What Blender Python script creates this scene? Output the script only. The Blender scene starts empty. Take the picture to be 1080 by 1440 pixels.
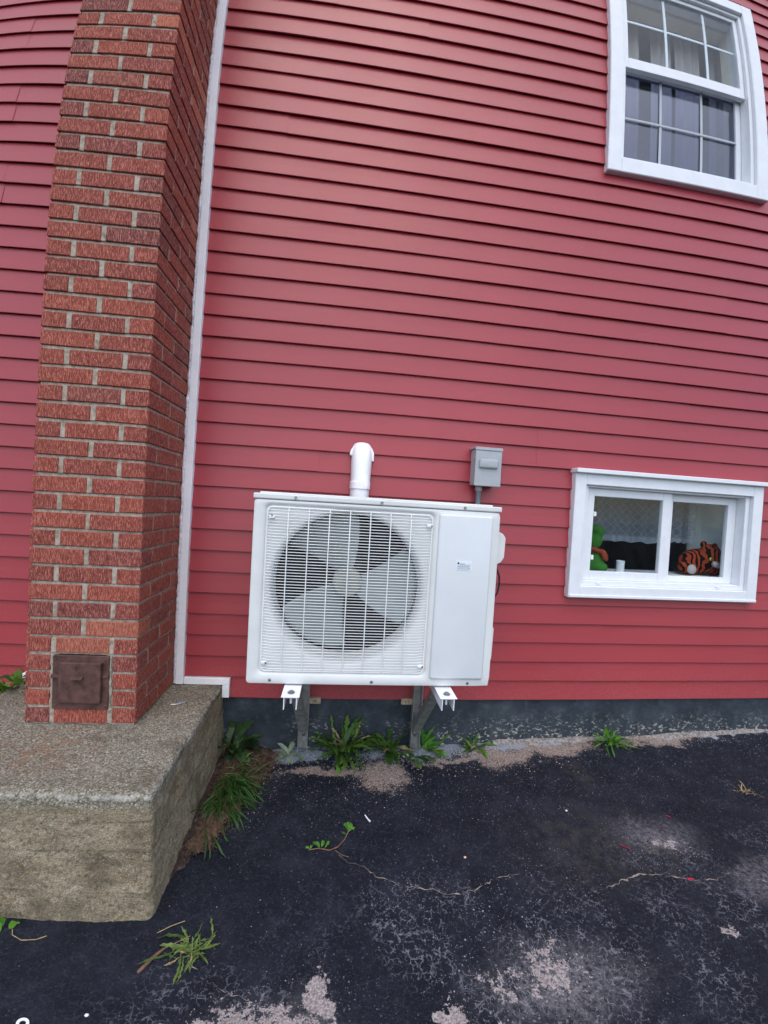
import bpy, bmesh, math, random
from mathutils import Vector, Matrix, noise as mnoise

R = random.Random(7)
scene = bpy.context.scene
col = scene.collection
rad = math.radians

# ------------------------------------------------------------------ camera
# An ultra-wide phone lens with its real barrel distortion (fisheye polynomial), solved from the photograph.
cam_data = bpy.data.cameras.new('camera')
cam = bpy.data.objects.new('camera', cam_data)
col.objects.link(cam)
cam.location = (0.0, -2.0252, 0.9725)
yaw, pit, rol = rad(-6.1516), rad(-1.0245), rad(3.4169)
cam.rotation_euler = (Matrix.Rotation(yaw, 3, 'Z') @ Matrix.Rotation(pit, 3, 'X') @ Matrix.Rotation(math.pi / 2, 3, 'X') @ Matrix.Rotation(rol, 3, 'Z')).to_euler()
cam_data.type = 'PANO'
cam_data.sensor_fit = 'VERTICAL'
cam_data.sensor_width = 27.0
cam_data.sensor_height = 36.0
cam_data.lens = 14.6
cam_data.clip_start = 0.02
cam_data.clip_end = 500.0
lens = cam_data if hasattr(cam_data, 'panorama_type') else cam_data.cycles
lens.panorama_type = 'FISHEYE_LENS_POLYNOMIAL'
lens.fisheye_fov = math.pi
lens.fisheye_polynomial_k0 = 0.0
lens.fisheye_polynomial_k1 = -1.2327 / 18
lens.fisheye_polynomial_k2 = -0.0514 / 18 ** 2
lens.fisheye_polynomial_k3 = 0.7047 / 18 ** 3
lens.fisheye_polynomial_k4 = -0.3398 / 18 ** 4
scene.camera = cam

# ------------------------------------------------------------------ sky, sun, exposure
SUN_EL, SUN_AZ = rad(60), rad(184)       # azimuth clockwise from +y: the soft light comes from in front of the wall
world = bpy.data.worlds.new('World')
scene.world = world
world.use_nodes = True
wn, wl = world.node_tree.nodes, world.node_tree.links
bg = wn['Background']
sky = wn.new('ShaderNodeTexSky')
sky.sky_type = 'NISHITA'
sky.sun_disc = False
sky.sun_elevation = SUN_EL
sky.sun_rotation = SUN_AZ
sky.air_density = 1.0
sky.dust_density = 2.0
sky.ozone_density = 1.0
wl.new(sky.outputs[0], bg.inputs[0])
bg.inputs[1].default_value = 0.15

cloud_light_data = bpy.data.lights.new('cloud_light', 'SUN')  # broad lamp added for bright cloud in front; real daylight source is behind the house
cloud_light_data.energy = 0.8
cloud_light_data.angle = rad(105)
cloud_light_data.color = (1.0, 0.97, 0.93)
cloud_light = bpy.data.objects.new('cloud_light', cloud_light_data)
col.objects.link(cloud_light)
sd = Vector((math.sin(SUN_AZ) * math.cos(SUN_EL), math.cos(SUN_AZ) * math.cos(SUN_EL), math.sin(SUN_EL)))
cloud_light.rotation_euler = sd.to_track_quat('Z', 'Y').to_euler()
cloud_light.location = sd * 30

scene.view_settings.view_transform = 'Standard'
scene.view_settings.look = 'None'
scene.view_settings.exposure = 0.82
scene.view_settings.gamma = 1.0
scene.view_settings.use_curve_mapping = False
scene.render.engine = 'CYCLES'
cy = scene.cycles
cy.max_bounces, cy.diffuse_bounces, cy.glossy_bounces, cy.transmission_bounces, cy.transparent_max_bounces = 5, 3, 3, 3, 8
cy.use_adaptive_sampling = True
cy.adaptive_threshold = 0.02


# ------------------------------------------------------------------ helpers
def lin(r, g, b):
    f = lambda c: (c / 255 / 12.92) if c <= 10 else ((c / 255 + 0.055) / 1.055) ** 2.4
    return (f(r), f(g), f(b), 1.0)


class N:
    """Small node-graph builder."""
    def __init__(self, name, rough=0.6, spec=0.5, metal=0.0):
        self.m = bpy.data.materials.new(name)
        self.m.use_nodes = True
        self.t = self.m.node_tree
        self.b = self.t.nodes['Principled BSDF']
        self.b.inputs['Roughness'].default_value = rough
        self.b.inputs['Specular IOR Level'].default_value = spec
        self.b.inputs['Metallic'].default_value = metal
        self._pos = None

    def new(self, typ, **kw):
        n = self.t.nodes.new(typ)
        for k, v in kw.items():
            setattr(n, k, v)
        return n

    def put(self, sock, v):
        if isinstance(v, bpy.types.NodeSocket):
            self.t.links.new(v, sock)
        elif v is not None:
            sock.default_value = v

    def pos(self):
        if self._pos is None:
            self._pos = self.new('ShaderNodeNewGeometry').outputs['Position']
        return self._pos

    def obj(self):
        return self.new('ShaderNodeTexCoord').outputs['Object']

    def vmul(self, v, s, add=None):
        n = self.new('ShaderNodeVectorMath', operation='MULTIPLY_ADD')
        self.put(n.inputs[0], v)
        n.inputs[1].default_value = s if hasattr(s, '__len__') else (s, s, s)
        n.inputs[2].default_value = add or (0, 0, 0)
        return n.outputs[0]

    def noise(self, v, scale, detail=3, rough=0.55, dist=0.0, color=False):
        n = self.new('ShaderNodeTexNoise')
        self.put(n.inputs['Vector'], v)
        n.inputs['Scale'].default_value = scale
        n.inputs['Detail'].default_value = detail
        n.inputs['Roughness'].default_value = rough
        n.inputs['Distortion'].default_value = dist
        return n.outputs['Color' if color else 'Fac']

    def vor(self, v, scale, feature='F1', out='Distance', rnd=1.0):
        n = self.new('ShaderNodeTexVoronoi', feature=feature)
        self.put(n.inputs['Vector'], v)
        n.inputs['Scale'].default_value = scale
        n.inputs['Randomness'].default_value = rnd
        return n.outputs[out]

    def math(self, op, a, b=0.5, c=None, clamp=False):
        n = self.new('ShaderNodeMath', operation=op, use_clamp=clamp)
        self.put(n.inputs[0], a)
        self.put(n.inputs[1], b)
        if c is not None:
            self.put(n.inputs[2], c)
        return n.outputs[0]

    def step(self, v, lo, hi):
        n = self.new('ShaderNodeMapRange', interpolation_type='SMOOTHSTEP')
        self.put(n.inputs['Value'], v)
        n.inputs['From Min'].default_value = lo
        n.inputs['From Max'].default_value = hi
        return n.outputs[0]

    def mix(self, f, a, b, mode='MIX'):
        n = self.new('ShaderNodeMix', data_type='RGBA', blend_type=mode)
        self.put(n.inputs[0], f)
        self.put(n.inputs[6], a)
        self.put(n.inputs[7], b)
        return n.outputs[2]

    def ramp(self, f, stops):
        n = self.new('ShaderNodeValToRGB')
        e = n.color_ramp.elements
        while len(e) < len(stops):
            e.new(0.5)
        for i, (p, c) in enumerate(stops):
            e[i].position = p
            e[i].color = c
        self.put(n.inputs[0], f)
        return n.outputs[0]

    def rand(self):
        return self.new('ShaderNodeObjectInfo').outputs['Random']

    def sep(self, v):
        n = self.new('ShaderNodeSeparateXYZ')
        self.put(n.inputs[0], v)
        return n.outputs

    def bump(self, h, strength=0.5, dist=0.002, nrm=None):
        n = self.new('ShaderNodeBump')
        n.inputs['Strength'].default_value = strength
        n.inputs['Distance'].default_value = dist
        self.put(n.inputs['Height'], h)
        if nrm is not None:
            self.put(n.inputs['Normal'], nrm)
        return n.outputs[0]

    def done(self, color=None, rough=None, nrm=None):
        if color is not None:
            self.put(self.b.inputs['Base Color'], color)
        if rough is not None:
            self.put(self.b.inputs['Roughness'], rough)
        if nrm is not None:
            self.put(self.b.inputs['Normal'], nrm)
        return self.m


def plain(name, c, rough=0.5, spec=0.5, metal=0.0, var=0.12, scale=14.0, grain=0.0):
    """Painted or moulded stuff: base colour with faint mottling and a trace of surface unevenness."""
    n = N(name, rough, spec, metal)
    p = n.pos()
    f = n.noise(p, scale, 4, 0.6)
    dark = tuple(x * (1 - var) for x in c[:3]) + (1,)
    lite = tuple(min(1, x * (1 + var)) for x in c[:3]) + (1,)
    nrm = n.bump(n.noise(p, 260, 3), 0.25, grain) if grain else None
    r = n.math('ADD', n.math('MULTIPLY', n.noise(p, scale * 2.3, 3), 0.16), rough - 0.08)
    return n.done(n.mix(n.step(f, 0.3, 0.7), dark, lite), r, nrm)


def tag(o, label=None, cat=None, group=None, kind=None):
    if label:
        o['label'] = label
    if cat:
        o['category'] = cat
    if group:
        o['group'] = group
    if kind:
        o['kind'] = kind
    return o


def link(name, me, mat, parent=None, loc=None):
    o = bpy.data.objects.new(name, me)
    col.objects.link(o)
    if mat and not me.materials:
        me.materials.append(mat)
    if loc is not None:
        o.location = loc
        PW[o.name] = Vector(loc)
    if parent:
        o.parent = parent
        o.matrix_parent_inverse = Matrix.Translation(-PW[parent.name]) if parent.name in PW else Matrix()
    return o


PW = {}


def root(name, loc, label, cat, group=None):
    o = bpy.data.objects.new(name, None)
    o.empty_display_size = 0.05
    col.objects.link(o)
    o.location = loc
    PW[o.name] = Vector(loc)
    return tag(o, label, cat, group)


def sub(name, parent, loc):
    """An empty part (a window, a fan) whose own pieces hang from it; everything is built in world coordinates."""
    o = bpy.data.objects.new(name, None)
    col.objects.link(o)
    o.location = loc
    o.parent = parent
    o.matrix_parent_inverse = Matrix.Translation(-PW[parent.name])
    PW[o.name] = Vector(loc)
    return o


class MB:
    """Collects shapes, then links them as one mesh object."""
    def __init__(self):
        self.bm = bmesh.new()

    def box(self, x0, x1, y0, y1, z0, z1, bev=0.0, seg=1):
        b = bmesh.new()
        bmesh.ops.create_cube(b, size=1.0)
        for v in b.verts:
            v.co = Vector(((x0 + x1) / 2 + v.co.x * (x1 - x0), (y0 + y1) / 2 + v.co.y * (y1 - y0), (z0 + z1) / 2 + v.co.z * (z1 - z0)))
        if bev:
            bmesh.ops.bevel(b, geom=b.edges[:], offset=bev, segments=seg, affect='EDGES', profile=0.5)
        self.merge(b)
        return self

    def merge(self, b):
        vm = {v: self.bm.verts.new(v.co) for v in b.verts}
        for f in b.faces:
            try:
                self.bm.faces.new([vm[v] for v in f.verts])
            except ValueError:
                pass
        b.free()

    def raw(self, vs, fs):
        vv = [self.bm.verts.new(v) for v in vs]
        for f in fs:
            try:
                self.bm.faces.new([vv[i] for i in f])
            except ValueError:
                pass
        return self

    def loops(self, loops, close=True, cap0=False, cap1=False):
        """Bridge a list of equally long point loops."""
        L = [[self.bm.verts.new(p) for p in l] for l in loops]
        n = len(L[0])
        for a, b in zip(L, L[1:]):
            for i in range(n if close else n - 1):
                j = (i + 1) % n
                self.bm.faces.new([a[i], a[j], b[j], b[i]])
        if cap0:
            self.bm.faces.new(L[0][::-1])
        if cap1:
            self.bm.faces.new(L[-1])
        return self

    def tube(self, pts, r, n=8, caps=True):
        pts = [Vector(p) for p in pts]
        rr = r if hasattr(r, '__len__') else [r] * len(pts)
        loops = []
        up = None
        for i, p in enumerate(pts):
            d = (pts[min(i + 1, len(pts) - 1)] - pts[max(i - 1, 0)]).normalized()
            if up is None:
                up = Vector((0, 0, 1)) if abs(d.z) < 0.9 else Vector((1, 0, 0))
            s = d.cross(up).normalized()
            up = s.cross(d).normalized()
            loops.append([p + (s * math.cos(a) + up * math.sin(a)) * rr[i] for a in [2 * math.pi * k / n for k in range(n)]])
        return self.loops(loops, True, caps, caps)

    def prism(self, poly, axis, a, b):
        """Extrude a 2-D polygon (in the two other axes, in x,y,z order) from a to b."""
        def P(u, v, w):
            return {'x': (w, u, v), 'y': (u, w, v), 'z': (u, v, w)}[axis]
        return self.loops([[P(u, v, a) for u, v in poly], [P(u, v, b) for u, v in poly]], True, True, True)

    def build(self, name, mat, parent=None, smooth=False, kind=None, bev=0.0, origin=None):
        bmesh.ops.recalc_face_normals(self.bm, faces=self.bm.faces[:])
        if bev:
            bmesh.ops.bevel(self.bm, geom=[e for e in self.bm.edges if len(e.link_faces) == 2 and e.calc_face_angle(0) > 0.5], offset=bev, segments=2, affect='EDGES', profile=0.5)
        me = bpy.data.meshes.new(name)
        if origin is not None:
            bmesh.ops.translate(self.bm, verts=self.bm.verts[:], vec=-Vector(origin))
        self.bm.to_mesh(me)
        self.bm.free()
        if smooth:
            for p in me.polygons:
                p.use_smooth = True
            try:
                me.set_sharp_from_angle(angle=rad(35))
            except Exception:
                pass
        o = link(name, me, mat, parent, origin)
        if kind:
            o['kind'] = kind
        return o


def zg(x, y):
    """Driveway height."""
    return -0.262 + 0.024 * max(-3, min(4, x)) + 0.055 * max(y, -4)


# ------------------------------------------------------------------ materials
def m_siding():
    n = N('red_vinyl_siding', 0.4, 0.45)
    p = n.pos()
    g = n.noise(n.vmul(p, (5, 30, 60)), 6, 4, 0.6)
    big = n.noise(p, 0.9, 3)
    c = n.mix(n.step(big, 0.3, 0.75), (0.315, 0.034, 0.045, 1), (0.352, 0.042, 0.053, 1))
    c = n.mix(n.math('MULTIPLY', n.rand(), 0.25), c, (0.30, 0.037, 0.048, 1))
    # chalky fading and the odd splash mark
    sp = n.step(n.vor(n.vmul(p, (1, 1, 0.7)), 26, out='Distance'), 0.05, 0.03)
    keep = n.step(n.noise(p, 3.1, 2), 0.58, 0.66)
    c = n.mix(n.math('MULTIPLY', n.math('MULTIPLY', sp, keep), 0.5), c, (0.62, 0.42, 0.40, 1))
    # road dust splashed up over the lowest courses, in uneven fans
    zz = n.sep(p)[2]
    dust = n.math('MULTIPLY', n.step(n.math('ADD', zz, n.math('MULTIPLY', n.noise(p, 3.3, 4, 0.65), 0.5)), 0.55, 0.20), n.step(n.noise(p, 130, 3, 0.7), 0.45, 0.62))
    c = n.mix(n.math('MULTIPLY', dust, 0.20), c, (0.30, 0.20, 0.18, 1))
    rg = n.math('ADD', n.math('MULTIPLY', n.noise(p, 2.2, 4), 0.14), 0.31)
    return n.done(c, rg, n.bump(g, 0.12, 0.0015))


def m_brick():
    n = N('rug_face_brick', 0.85, 0.3)
    p = n.pos()
    wob = n.noise(p, 35, 2, color=True)
    q = n.new('ShaderNodeVectorMath', operation='MULTIPLY_ADD')
    n.put(q.inputs[0], wob)
    q.inputs[1].default_value = (0.012, 0.012, 0.0)
    n.put(q.inputs[2], p)
    s = n.noise(n.vmul(q.outputs[0], (380, 380, 46)), 1.0, 3, 0.7)      # combed vertical strokes
    gr = n.noise(p, 420, 3, 0.7)
    r = n.rand()
    base = n.ramp(r, [(0.0, lin(134, 66, 56)), (0.35, lin(156, 78, 62)), (0.70, lin(142, 70, 60)), (0.94, lin(120, 66, 62)), (0.985, lin(184, 106, 80))])
    c = n.mix(n.step(s, 0.35, 0.52), n.mix(0.55, base, (0.035, 0.012, 0.011, 1)), base)
    c = n.mix(n.math('MULTIPLY', n.step(s, 0.51, 0.62), 0.72), c, lin(208, 138, 120))
    c = n.mix(n.math('MULTIPLY', n.step(gr, 0.6, 0.75), 0.35), c, lin(92, 46, 42))
    h = n.math('ADD', n.math('MULTIPLY', s, 1.0), n.math('MULTIPLY', gr, 0.35))
    return n.done(c, None, n.bump(h, 0.9, 0.004))


def m_mortar():
    n = N('mortar', 0.95, 0.2)
    p = n.pos()
    f = n.noise(p, 60, 4, 0.65)
    c = n.ramp(f, [(0.25, lin(116, 104, 92)), (0.5, lin(168, 156, 140)), (0.8, lin(204, 196, 184))])
    c = n.mix(n.step(n.vor(p, 260), 0.18, 0.08), c, lin(80, 72, 64))
    return n.done(c, None, n.bump(n.noise(p, 240, 4, 0.7), 0.8, 0.004))


def m_concrete():
    n = N('weathered_concrete', 0.95, 0.15)
    p = n.pos()
    x, y, z = n.sep(p)
    sx = n.sep(n.vor(p, 190, out='Color'))[0]
    edge = n.vor(p, 190)
    fine = n.noise(p, 240, 5, 0.75)
    big = n.noise(p, 5.0, 5, 0.65)
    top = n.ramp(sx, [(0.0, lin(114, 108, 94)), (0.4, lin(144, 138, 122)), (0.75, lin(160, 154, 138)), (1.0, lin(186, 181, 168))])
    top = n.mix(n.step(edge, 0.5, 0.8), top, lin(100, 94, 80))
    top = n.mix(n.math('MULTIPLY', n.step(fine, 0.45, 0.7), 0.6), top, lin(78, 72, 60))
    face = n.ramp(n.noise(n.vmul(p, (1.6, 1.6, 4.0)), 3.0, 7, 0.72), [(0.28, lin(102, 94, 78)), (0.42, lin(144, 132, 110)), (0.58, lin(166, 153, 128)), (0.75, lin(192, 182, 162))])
    pit = n.noise(p, 85, 4, 0.7)
    face = n.mix(n.math('MULTIPLY', n.step(pit, 0.50, 0.62), 0.55), face, lin(78, 69, 54))
    blot = n.noise(n.vmul(p, (1, 1, 1.5)), 9, 5, 0.7)
    face = n.mix(n.math('MULTIPLY', n.step(blot, 0.52, 0.66), 0.35), face, lin(112, 106, 94))
    face = n.mix(n.math('MULTIPLY', n.step(blot, 0.44, 0.32), 0.45), face, lin(150, 118, 74))
    face = n.mix(n.math('MULTIPLY', n.step(sx, 0.82, 0.9), 0.5), face, lin(186, 178, 160))
    face = n.mix(n.math('MULTIPLY', n.step(fine, 0.42, 0.68), 0.55), face, lin(88, 78, 60))
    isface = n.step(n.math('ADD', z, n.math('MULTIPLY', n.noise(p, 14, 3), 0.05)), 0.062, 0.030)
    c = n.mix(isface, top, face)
    c = n.mix(n.math('MULTIPLY', n.step(big, 0.5, 0.68), 0.6), c, lin(90, 82, 68))
    # lime-white along the worn top arris
    lip = n.math('MULTIPLY', n.step(n.math('ABSOLUTE', n.math('ADD', z, -0.052)), 0.012, 0.002), n.step(n.noise(p, 60, 4), 0.40, 0.6))
    c = n.mix(n.math('MULTIPLY', lip, 0.55), c, lin(190, 188, 180))
    # dark broken lines along the form-board joints
    for zl in (-0.020, -0.105, -0.230):
        zw = n.math('ADD', n.math('ADD', z, -zl), n.math('MULTIPLY', n.math('ADD', n.noise(p, 6, 3), -0.5), 0.016))
        c = n.mix(n.math('MULTIPLY', n.math('MULTIPLY', n.step(n.math('ABSOLUTE', zw), 0.005, 0.001), n.step(n.noise(p, 11, 3), 0.40, 0.58)), 0.5), c, lin(84, 73, 56))
    # rust run below the clean-out door
    d = n.new('ShaderNodeVectorMath', operation='LENGTH')
    n.put(d.inputs[0], n.vmul(p, (4.2, 5.0, 3.0), (0.96 * 4.2, 0.55 * 5.0, -0.06 * 3.0)))
    rust = n.math('MULTIPLY', n.step(d.outputs['Value'], 1.0, 0.1), n.step(n.noise(p, 22, 5, 0.7), 0.42, 0.62))
    c = n.mix(n.math('MULTIPLY', rust, 0.5), c, lin(138, 92, 64))
    h = n.math('ADD', n.math('MULTIPLY', edge, -0.5), n.math('ADD', n.math('MULTIPLY', fine, 1.0), n.math('MULTIPLY', n.noise(p, 85, 3, 0.7), 0.9)))
    return n.done(c, None, n.bump(h, 0.85, 0.005))


def m_foundation():
    n = N('tarred_foundation', 0.6, 0.4)
    p = n.pos()
    f = n.noise(p, 6, 5, 0.65)
    c = n.ramp(f, [(0.3, (0.012, 0.018, 0.026, 1)), (0.55, (0.030, 0.042, 0.055, 1)), (0.75, (0.055, 0.070, 0.082, 1))])
    x_, _, z = n.sep(p)
    low = n.step(z, -0.06, -0.21)
    patch = n.step(n.math('ADD', n.noise(p, 5.2, 2), n.math('MULTIPLY', n.step(x_, 0.3, 0.9), 0.14)), 0.48, 0.62)
    fl = n.step(n.noise(n.vmul(p, (1, 1, 1.6)), 46, 5, 0.75), 0.56, 0.60)
    c = n.mix(n.math('MULTIPLY', fl, n.math('MULTIPLY', low, patch)), c, lin(176, 172, 160))
    c = n.mix(n.math('MULTIPLY', n.step(n.noise(p, 18, 4), 0.5, 0.75), 0.35), c, (0.10, 0.12, 0.13, 1))
    return n.done(c, None, n.bump(n.noise(p, 40, 5, 0.7), 0.6, 0.008))


def m_driveway():
    n = N('sealed_asphalt', 0.75, 0.15)
    p = n.pos()
    x, y, z = n.sep(p)
    warp = n.new('ShaderNodeVectorMath', operation='MULTIPLY_ADD')
    n.put(warp.inputs[0], n.noise(p, 7, 4, 0.6, color=True))
    warp.inputs[1].default_value = (0.22, 0.22, 0.0)
    n.put(warp.inputs[2], n.vmul(p, 1.0, (-0.11, -0.11, 0)))
    wp = warp.outputs[0]

    def blob(cx, cy, rx, ry, soft=0.75):
        d = n.new('ShaderNodeVectorMath', operation='LENGTH')
        n.put(d.inputs[0], n.vmul(wp, (1 / rx, 1 / ry, 0), (-cx / rx, -cy / ry, 0)))
        return n.step(d.outputs['Value'], 1.0, 1.0 - soft)

    def union(*bs):
        o = bs[0]
        for b in bs[1:]:
            o = n.math('MAXIMUM', o, b)
        return o

    med = n.noise(p, 9, 5, 0.65)
    fine = n.noise(p, 170, 4, 0.75)
    c = n.ramp(med, [(0.25, (0.0050, 0.0064, 0.0112, 1)), (0.5, (0.0105, 0.0128, 0.0205, 1)), (0.75, (0.0230, 0.0260, 0.0370, 1))])
    worn = n.math('MULTIPLY', union(blob(1.02, -0.62, 0.46, 0.28, 1.0), blob(1.25, -0.66, 0.24, 0.16, 1.0), blob(1.20, -0.22, 0.09, 0.20, 1.0)), n.step(n.noise(p, 22, 5, 0.7), 0.35, 0.65))
    c = n.mix(n.math('MULTIPLY', worn, 0.75), c, (0.052, 0.046, 0.042, 1))
    c = n.mix(n.math('MULTIPLY', n.step(fine, 0.5, 0.7), 0.6), c, (0.030, 0.034, 0.048, 1))

    # fine aggregate showing through where the sealer has worn: speckles
    vd, vc = n.vor(p, 190), n.sep(n.vor(p, 190, out='Color'))
    spk = n.math('MULTIPLY', n.step(vd, 0.36, 0.22), n.step(vc[0], 0.72, 0.80))
    ve, vf = n.vor(p, 75), n.sep(n.vor(p, 75, out='Color'))
    spk2 = n.math('MULTIPLY', n.step(ve, 0.24, 0.14), n.step(vf[0], 0.80, 0.86))
    nearwall = union(n.step(y, -0.75, -0.08), blob(1.27, -0.66, 0.34, 0.2), blob(0.6, -0.9, 0.9, 0.4))
    dens = n.math('ADD', 0.10, n.math('MULTIPLY', nearwall, n.step(n.noise(p, 5, 3), 0.30, 0.62)), clamp=True)
    c = n.mix(n.math('MULTIPLY', n.math('MAXIMUM', n.math('MULTIPLY', spk, vc[1]), spk2), dens), c, lin(148, 154, 170))

    # chalky dust ground into the surface, in broad soft drifts
    dz = union(blob(1.30, -0.60, 0.26, 0.13, 1.0), blob(0.68, -1.04, 0.34, 0.16, 1.0), blob(-0.10, -1.14, 0.34, 0.16, 1.0), blob(1.62, -0.86, 0.30, 0.14, 1.0))
    c = n.mix(n.math('MULTIPLY', n.math('MULTIPLY', dz, n.step(n.noise(p, 70, 4, 0.75), 0.30, 0.72)), 0.75), c, lin(134, 131, 134))

    # crazing: the hairline net of worn sealer
    wq = n.new('ShaderNodeVectorMath', operation='MULTIPLY_ADD')
    n.put(wq.inputs[0], n.noise(p, 60, 3, 0.65, color=True))
    wq.inputs[1].default_value = (0.022, 0.022, 0.0)
    n.put(wq.inputs[2], p)
    net = n.vor(wq.outputs[0], 52, feature='DISTANCE_TO_EDGE')
    net2 = n.vor(wq.outputs[0], 15, feature='DISTANCE_TO_EDGE')
    brk = n.noise(p, 46, 4, 0.75)
    lines = n.math('MULTIPLY', n.math('MAXIMUM', n.step(net, 0.075, 0.01), n.step(net2, 0.028, 0.006)), n.step(brk, 0.44, 0.58))
    zone = union(blob(0.62, -1.02, 0.75, 0.40, 0.8), blob(0.35, -0.86, 0.55, 0.25, 0.8), blob(-0.15, -1.08, 0.50, 0.20, 0.8), blob(1.25, -1.02, 0.65, 0.36, 0.8), blob(1.75, -0.80, 0.50, 0.26, 0.8), blob(1.28, -0.67, 0.28, 0.14, 0.8))
    zone = n.math('ADD', n.math('MULTIPLY', zone, n.step(n.noise(p, 4.2, 3), 0.40, 0.56)), 0.10, clamp=True)
    c = n.mix(n.math('MULTIPLY', n.math('MULTIPLY', lines, zone), 0.55), c, lin(146, 147, 156))

    # sealer gone altogether: pale sandy patches with crumbly edges
    gn = n.noise(p, 34, 4, 0.8)
    pz = union(blob(-0.15, -1.13, 0.30, 0.19, 1.0), blob(0.03, -1.04, 0.11, 0.09, 1.0), blob(-0.44, -1.15, 0.14, 0.06, 1.0), blob(0.36, -1.08, 0.07, 0.06, 1.0))
    pz2 = union(blob(0.52, -1.02, 0.16, 0.10, 1.0), blob(0.66, -1.00, 0.20, 0.13, 1.0), blob(1.30, -0.64, 0.18, 0.07, 1.0), blob(1.27, -0.97, 0.11, 0.06, 1.0), blob(0.5, -1.2, 0.5, 0.14, 1.0))
    pale = n.step(n.math('ADD', n.math('MULTIPLY', n.math('MAXIMUM', pz, n.math('MULTIPLY', pz2, 0.55)), 0.42), n.math('ADD', n.math('MULTIPLY', gn, 0.75), n.math('MULTIPLY', fine, 0.25))), 0.68, 0.74)
    c = n.mix(n.math('MULTIPLY', pale, 0.9), c, n.mix(n.step(fine, 0.35, 0.65), lin(122, 110, 108), lin(190, 180, 178)))

    # sand washed out of the wall joint, and grey cement dust against the foundation
    sn = n.noise(p, 20, 4, 0.8)
    gra = n.noise(p, 120, 4, 0.85)
    sz = union(blob(0.26, -0.20, 0.20, 0.17, 0.9), blob(0.0, -0.17, 0.45, 0.045, 1.0), blob(0.85, -0.085, 0.32, 0.15, 0.9), blob(1.15, -0.05, 0.45, 0.09, 0.9), blob(1.80, -0.03, 0.45, 0.07, 0.9), blob(0.65, -0.13, 0.5, 0.03, 1.0))
    sand = n.step(n.math('ADD', n.math('MULTIPLY', sz, 0.30), n.math('ADD', n.math('MULTIPLY', sn, 0.40), n.math('MULTIPLY', gra, 0.60))), 0.60, 0.74)
    c = n.mix(n.math('MULTIPLY', sand, 0.92), c, n.mix(n.step(fine, 0.35, 0.65), lin(100, 86, 80), lin(186, 166, 154)))
    cz = union(blob(-0.15, -0.03, 0.28, 0.12, 0.9), blob(0.45, -0.05, 0.45, 0.11, 0.9), blob(1.0, 0.0, 0.5, 0.06, 0.9), blob(2.1, 0.0, 0.7, 0.04, 0.9))
    cem = n.step(n.math('ADD', n.math('MULTIPLY', cz, 0.42), n.math('ADD', n.math('MULTIPLY', n.noise(n.vmul(p, 1.0, (3, 5, 0)), 24, 4, 0.8), 0.45), n.math('MULTIPLY', gra, 0.55))), 0.64, 0.78)
    c = n.mix(n.math('MULTIPLY', cem, 0.9), c, n.mix(n.step(fine, 0.3, 0.7), lin(96, 106, 122), lin(186, 194, 204)))
    rough = n.math('ADD', n.math('MULTIPLY', med, 0.25), 0.58)
    h = n.math('ADD', n.math('MULTIPLY', fine, 0.8), n.math('MULTIPLY', n.noise(p, 48, 4, 0.7), 0.8))
    return n.done(c, rough, n.bump(h, 0.8, 0.006))


def m_soil():
    n = N('dry_soil', 0.95, 0.1)
    p = n.pos()
    c = n.ramp(n.noise(p, 55, 5, 0.7), [(0.3, lin(40, 34, 32)), (0.55, lin(80, 67, 62)), (0.8, lin(132, 116, 110))])
    return n.done(c, None, n.bump(n.noise(p, 90, 5, 0.75), 1.0, 0.012))


def m_leaf(name, a, b, rough=0.5):
    n = N(name, rough, 0.35)
    p = n.pos()
    f = n.math('ADD', n.math('MULTIPLY', n.rand(), 0.6), n.math('MULTIPLY', n.noise(p, 40, 3), 0.5))
    c = n.mix(n.step(f, 0.2, 0.9), a, b)
    n.b.inputs['Subsurface Weight'].default_value = 0.0
    m = n.done(c, None, n.bump(n.noise(p, 190, 2), 0.3, 0.002))
    # light passing through the blade
    tr = n.new('ShaderNodeBsdfTranslucent')
    n.put(tr.inputs[0], n.mix(0.3, c, lin(150, 190, 60)))
    ms = n.new('ShaderNodeMixShader')
    ms.inputs[0].default_value = 0.22
    out = n.t.nodes['Material Output']
    n.t.links.new(n.b.outputs[0], ms.inputs[1])
    n.t.links.new(tr.outputs[0], ms.inputs[2])
    n.t.links.new(ms.outputs[0], out.inputs[0])
    return m


def m_glass(name, gain=1.6, tint=(0.93, 0.96, 0.97, 1)):
    n = N(name, 0.02)
    t = n.t
    lw_ = n.new('ShaderNodeLayerWeight')
    lw_.inputs[0].default_value = 0.5
    sch = n.math('ADD', n.math('MULTIPLY', n.math('POWER', lw_.outputs['Facing'], 5.0), 0.96), 0.04)
    f = n.math('MULTIPLY', sch, gain, clamp=True)
    p = n.pos()
    f = n.math('ADD', f, n.math('MULTIPLY', n.noise(p, 2.5, 3), 0.02), clamp=True)
    tr = n.new('ShaderNodeBsdfTransparent')
    tr.inputs[0].default_value = tint
    gl = n.new('ShaderNodeBsdfGlossy')
    gl.inputs['Roughness'].default_value = 0.015
    nb = n.bump(n.noise(p, 3.0, 2), 0.25, 0.004)
    n.put(gl.inputs['Normal'], nb)
    ms = n.new('ShaderNodeMixShader')
    n.put(ms.inputs[0], f)
    t.links.new(tr.outputs[0], ms.inputs[1])
    t.links.new(gl.outputs[0], ms.inputs[2])
    t.links.new(ms.outputs[0], t.nodes['Material Output'].inputs[0])
    return n.m


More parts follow.
